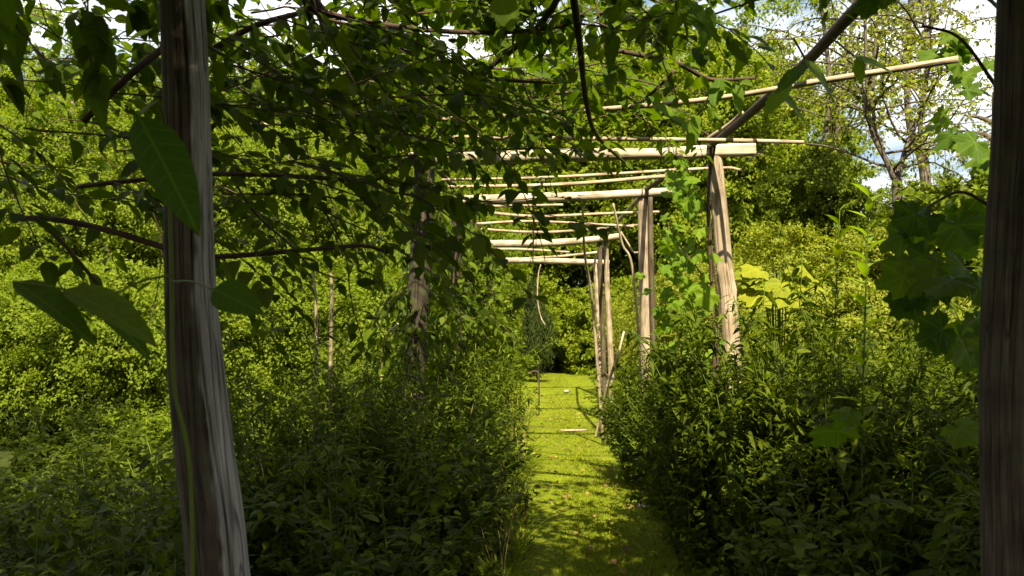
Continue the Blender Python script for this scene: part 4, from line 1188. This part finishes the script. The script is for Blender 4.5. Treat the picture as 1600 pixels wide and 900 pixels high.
open_tree(1292, 12.5, 'open tree with dark upright stems behind the dark small tree',
          [([((1292, 330), 0), ((1288, 240), 0), ((1296, 150), 0), ((1290, 60), 0), ((1270, -80), 0)], [.06, .05, .035, .02]),
           ([((1290, 320), 0), ((1300, 240), .2), ((1310, 160), .2), ((1330, 50), .3), ((1340, -90), .3)], [.05, .04, .03, .015])],
          34, 9, 'tree_pale', 1.2, .07, 1.3)
# unseen trees added behind the camera to keep the near end in shade
for i, (x, y, s) in enumerate([(-3.3, -3.7, .72), (3.1, -3.3, .72), (0.2, -5.2, .85), (-5.0, -1.3, .8), (6.6, -1.6, .75)]):
    tree('shade_tree', (x, y, 0), 'tall green tree added out of view to shade the pergola entrance', 'added shade trees at the pergola entrance', 'big', 't10', 8.6, i * 1.9, s)

# ------------------------------------------------------------------ stakes, fallen wood and small litter
def stick(name, pts, r, label, mat='pole', cat='stake', n=24):
    p = smooth_path(pts, n)
    V, F, uv = tube(p, r, 8, knobbly(len(pts) + int(abs(p[0][0]) * 100), .06, 0))
    me = mesh_np(name, V - p[-1], F, M[mat], uv)
    return tag(link(name, me, None, p[-1]), label, cat)
def down(q): return np.array([q[0], q[1], float(relief(q[0], q[1])) - .08])
a = P(490, 430, 5.4); b_ = P(494, 540, 5.4)
stick('garden_stake', [P(486, 405, 5.4), a, b_, down(P(484, 700, 5.4))], [.006, .010, .011], 'thin pale stake leaning clear of the left thicket')
a = P(516, 430, 5.2)
stick('garden_stake', [P(512, 412, 5.2), P(518, 440, 5.2), P(517, 550, 5.2), down(P(514, 700, 5.2))], [.007, .012, .012], 'thin pale stake wound with small dark leaves in the left thicket')
stick('garden_stake', [P(622, 505, 7.2), P(600, 550, 7.2), down(P(585, 580, 7.2))], [.008, .01], 'short pale stake slanting beside the second left post')
stick('garden_stake', [P(910, 318, 9.05), P(914, 400, 9.6), P(926, 480, 10), down(P(943, 600, 10.4))], [.012, .016, .018], 'long pale stick leaning from the third cross beam to the path edge')
stick('garden_stake', [P(958, 318, 9.0), P(972, 380, 9.2), P(991, 440, 9.3), down(P(1010, 560, 9.5))], [.010, .014, .016], 'pale stick leaning outwards between the third post and the doubled stakes')
stick('garden_stake', [P(970, 362, 9.8), P(988, 392, 9.8), P(1008, 430, 9.8), down(P(1030, 560, 9.9))], [.009, .012, .012], 'crooked short stick behind the third post')
stick('dead_branch', [P(975, 518, 10.5), P(964, 560, 10.5), P(950, 600, 10.6), P(940, 640, 10.8), down(P(928, 660, 11.0))], [.012, .02, .016, .012], 'bleached crooked branch stuck in the right path edge', 'litter', 'branch')
stick('dead_branch', [P(1068, 500, 8.2), P(1073, 530, 8.2), P(1076, 552, 8.2), down(P(1080, 600, 8.2))], [.008, .013, .011], 'short bleached twig standing in the right thicket', 'litter', 'branch')
# bowed cane by the left path edge
stick('bowed_cane', [P(775, 545, 14), P(790, 575, 14), P(815, 586, 14), P(838, 580, 14), P(842, 600, 14), down(P(842, 645, 14))], [.014, .014, .012], 'dark bowed cane hanging over the left edge of the far lawn', 'stem', 'cane')

def slab(name, px, py, lx, ly, lz, rot, label, cat, mat='litter'):
    Y = (EYE.z) * FPX / max(py - 500, 1)
    q = P(px, py, Y)
    u = np.linspace(0, 2 * math.pi, 13)[:-1]
    r = np.random.default_rng(int(px))
    rr = 1 + r.normal(0, .13, 12)
    ring = np.stack([np.cos(u) * lx * rr, np.sin(u) * ly * rr], -1)
    V = np.vstack([np.c_[ring * .96, np.zeros(12)], np.c_[ring, np.full(12, lz * .6)], np.c_[ring * .86, lz + r.normal(0, .003, 12)], [[0, 0, lz]], [[0, 0, 0]]])
    F = []
    for i in range(12):
        j = (i + 1) % 12
        for k in (0, 12):
            F += [[k + i, k + j, k + 12 + j], [k + i, k + 12 + j, k + 12 + i]]
        F += [[24 + i, 24 + j, 36], [j, i, 37]]
    me = mesh_np(name, V, np.array(F), M[mat], uv=np.c_[V[:, 0], V[:, 1]], smooth=False)
    o = link(name, me, None, (q[0], Y, float(relief(q[0], Y)) + .012))
    o.rotation_euler.z = rot
    return tag(o, label, cat)
slab('wood_scrap', 898, 676, .22, .028, .02, .08, 'thin brown strip of wood lying across the grass path', 'wood scrap', 'pole')
slab('wood_scrap', 1005, 790, .055, .018, .018, -.7, 'small pale chip of wood on the right edge of the path', 'wood scrap')
slab('stone', 1012, 612, .16, .10, .10, .3, 'pale stone lying among the plants right of the far path', 'stone')
slab('stone', 885, 612, .07, .05, .05, .8, 'small pinkish stone on the far lawn', 'stone')

n = 420
yb = RNG.uniform(4.6, 18, n); ub = RNG.uniform(-1.05, 1.05, n); xb = path_centre(yb) + ub * path_half(yb)
V, F = leaf_mesh(np.stack([xb, yb, relief(xb, yb) + .02], -1), norm(np.stack([RNG.normal(0, 1, n), RNG.normal(0, 1, n), RNG.normal(0, .15, n)], -1)), norm(np.stack([RNG.normal(0, .3, n), RNG.normal(0, .3, n), np.ones(n)], -1)), RNG.uniform(.03, .075, n), T_OVATE2)
M['dead'] = leaf_mat('fallen_leaf', (.09, .05, .02), (.17, .11, .03), (.24, .20, .04), .15)
tag(link('fallen_leaves', mesh_np('fallen_leaves', V, F, M['dead'])), 'brown and yellow fallen leaves scattered on the grass path', 'leaves', kind='stuff')
